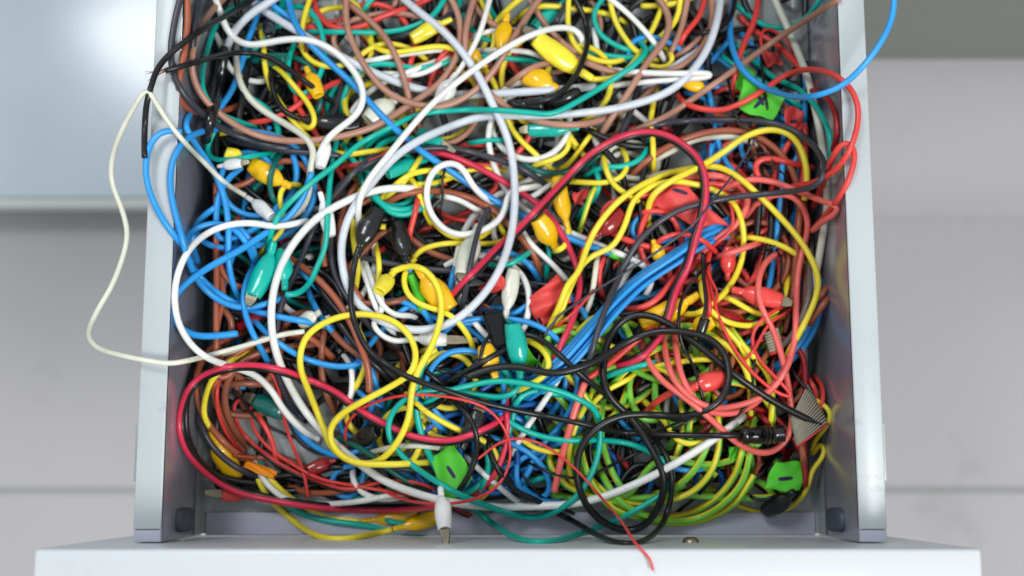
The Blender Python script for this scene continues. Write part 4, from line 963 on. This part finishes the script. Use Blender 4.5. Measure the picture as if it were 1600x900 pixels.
def odds():
    # black shrink sleeve with solder joint, upper left
    o, Wp, R, z = barrel("350,74 346,110 338,150 329,185 321,218", [7,10,10.5,10,9.5,9], B['black'], 'crinkled black shrink sleeve standing upright at the upper left', 'shrink_sleeve', 'sleeve')
    strands(Wp[0], Wp[0]-Wp[4], 'solder_joint', o, 6, .004, .3, M_STEEL, .0003)
def relief():
    r = put(empty('strain_relief', at(860,160,.06)), 'black ribbed strain relief with a round hole, at the upper middle', 'connector')
    o, Wp, R, z = barrel("850,165 880,155 905,142", [13,13,11,8], B['black'], None, 'ribbed_sleeve', None, ribs=9, parent=r)
    o, Wp, R, z = barrel("800,162 815,164 832,165 850,164", [5,9,14,14], B['black'], None, 'plug_body', None, parent=r)
    V, Fc = tube_geo(np.array([Wp[-4]+[0,0,R[-4]*.9+.0004*k] for k in (0,1,2,3)]), [.0016,.0016,.0013,.0009], 14); mesh_obj('eyelet', V, Fc, M_STEEL, r)
def plug():
    r = put(empty('cable_plug', at(1195,679,.06)), 'black round cable plug at the lower right, on the end of the long black wire', 'connector')
    barrel("1165,680 1180,680 1200,679 1226,677", [12,14,14,13], B['black'], None, 'plug_body', None, parent=r)
    barrel("1160,680 1164,680 1168,680", [14.6,15,14.6], B['black'], None, 'plug_collar', None, parent=r)
    for x in (1196, 1203, 1210): barrel("%d,679 %g,679 %d,679" % (x-1, x, x+1), [14.2,14.9,14.2], B['black'], None, 'grip_ring', None, parent=r)
def sleeve2():
    barrel("1102,497 1098,510 1093,524", [8.5,8.5,8], B['black'], 'short black sleeve joining the slim black and red wires at the right', 'shrink_sleeve', 'sleeve')
def wrapped():
    r = put(empty('wrapped_joint', at(650,450,.05)), 'blue wire joint wrapped in bright green tape, above the big yellow boot', 'joint')
    barrel("638,418 643,425", [4.5,4.5], M['blue'], None, 'wire_stub', None, parent=r)
    barrel("640,428 650,450 662,486", [7,8.5,8], M_TAPEG, None, 'tape_wrap', None, parent=r)
    barrel("660,484 668,495 676,508", [5,5,5], M['blue'], None, 'wire_stub', None, parent=r)
def splice():
    z = float(look(np.array([385.]), np.array([714.]), 8)[0])+.002
    r = put(empty('copper_splice', at(382,713,z)), 'twisted bare copper splice over the orange tape at the lower left', 'splice')
    for q in range(5):
        t = np.linspace(0,1,26); a = t*16+q*1.257; x = 364+36*t; y = 711+4*t
        P = at(x, y+np.sin(a)*2.6, z+np.cos(a)*.0010); V, Fc = tube_geo(P, .00045, 5); mesh_obj('copper_strand', V, Fc, M_COPPER, r, origin=P[0])
    strands(at(398,715,z), [1,-.3,.6], 'strand_tips', r, 8, .003, .4)
def frays():
    for (x, y, d, lab) in ((478,80,(.6,-1,.2),'frayed copper strands beside the upper left white bow'), (1128,490,(-.3,1,.3),'frayed copper strands under the yellow cup'),
                      (650,205,(0,-1,.3),'frayed copper strands under the blue diagonal'), (965,188,(1,0,.2),'frayed copper strands near the end of the tan wire'),
                      (745,480,(1,.6,.3),'bright frayed joint inside the great pale ring'),(1235,485,(.2,-1,.3),'frayed end by the tin tip of the shiny red boot')):
        z = float(look(np.array([float(x)]), np.array([float(y)]), 4)[0])+.001
        o = strands(at(x,y,z), np.array(d)*np.array([1,-1,1]), 'copper_strands', None, 16, .007, .55); put(o, lab, 'copper strands')
def ribbon(corners, n, label, lift=0, mt=None):
    Cn = np.array(corners, float); cc = Cn.mean(0)
    z = float(np.percentile(look(Cn[:,0]*.6+cc[0]*.4, Cn[:,1]*.6+cc[1]*.4, 10), 60))+.002+lift
    r = put(empty('ribbon_cable', at(cc[0], cc[1], z)), label, 'ribbon cable')
    for k in range(n):
        t = (k+.5)/n; a = Cn[0]*(1-t)+Cn[3]*t; b = Cn[1]*(1-t)+Cn[2]*t; s = np.linspace(0,1,9)[:,None]
        q = a*(1-s)+b*s; P = at(q[:,0], q[:,1], z + .003*np.sin(2.2*s[:,0]))
        rr = np.linalg.norm(at(Cn[0][0],Cn[0][1],z)-at(Cn[3][0],Cn[3][1],z))/n*.54
        V, Fc = tube_geo(P, rr, 7); mesh_obj('core', V, Fc, M['thinred'] if k == n-1 else (mt or M_RIBBON), r, origin=P[0])
def ribs():
    ribbon([(1235,655),(1262,600),(1296,664),(1245,700)], 15, 'cut grey ribbon cable end by the right wall')
    ribbon([(1193,520),(1215,512),(1224,548),(1204,556)], 8, 'grey ribbon cable glimpsed behind the pink rings')
def foam():
    z = float(np.percentile(look(np.array([765.,790.]), np.array([500.,535.]), 15), 60))
    p = [at(x, y, z+h) for h in (0, .009) for (x, y) in ((752,488),(782,482),(806,538),(770,546))]
    import bmesh
    me = bpy.data.meshes.new('foam_sleeve'); bm = bmesh.new(); vs = [bm.verts.new(q) for q in p]
    for f in ((3,2,1,0),(4,5,6,7),(0,1,5,4),(1,2,6,5),(2,3,7,6),(3,0,4,7)): bm.faces.new([vs[i] for i in f])
    bmesh.ops.bevel(bm, geom=list(bm.edges), offset=.002, segments=3, affect='EDGES'); bm.to_mesh(me); bm.free()
    me.materials.append(M_FOAM); o = bpy.data.objects.new('foam_sleeve', me); COL.objects.link(o)
    put(o, 'matt black felt sleeve left of the hanging teal boot', 'sleeve')
M_FOAM = mat('black_felt', (20,20,22), rough=.95, var=.2, bump=.8, bscale=1200)
for L_, f_ in ((8.2, odds), (7.35, relief), (8.45, plug), (7.95, sleeve2), (7.1, wrapped), (8.1, splice), (6.9, frays), (5.0, ribs), (6.6, foam)): ITEMS.append((L_, f_, (), {}))

ITEMS.sort(key=lambda q: q[0])
for L_, fn, a, k in ITEMS: fn(*a, **k)
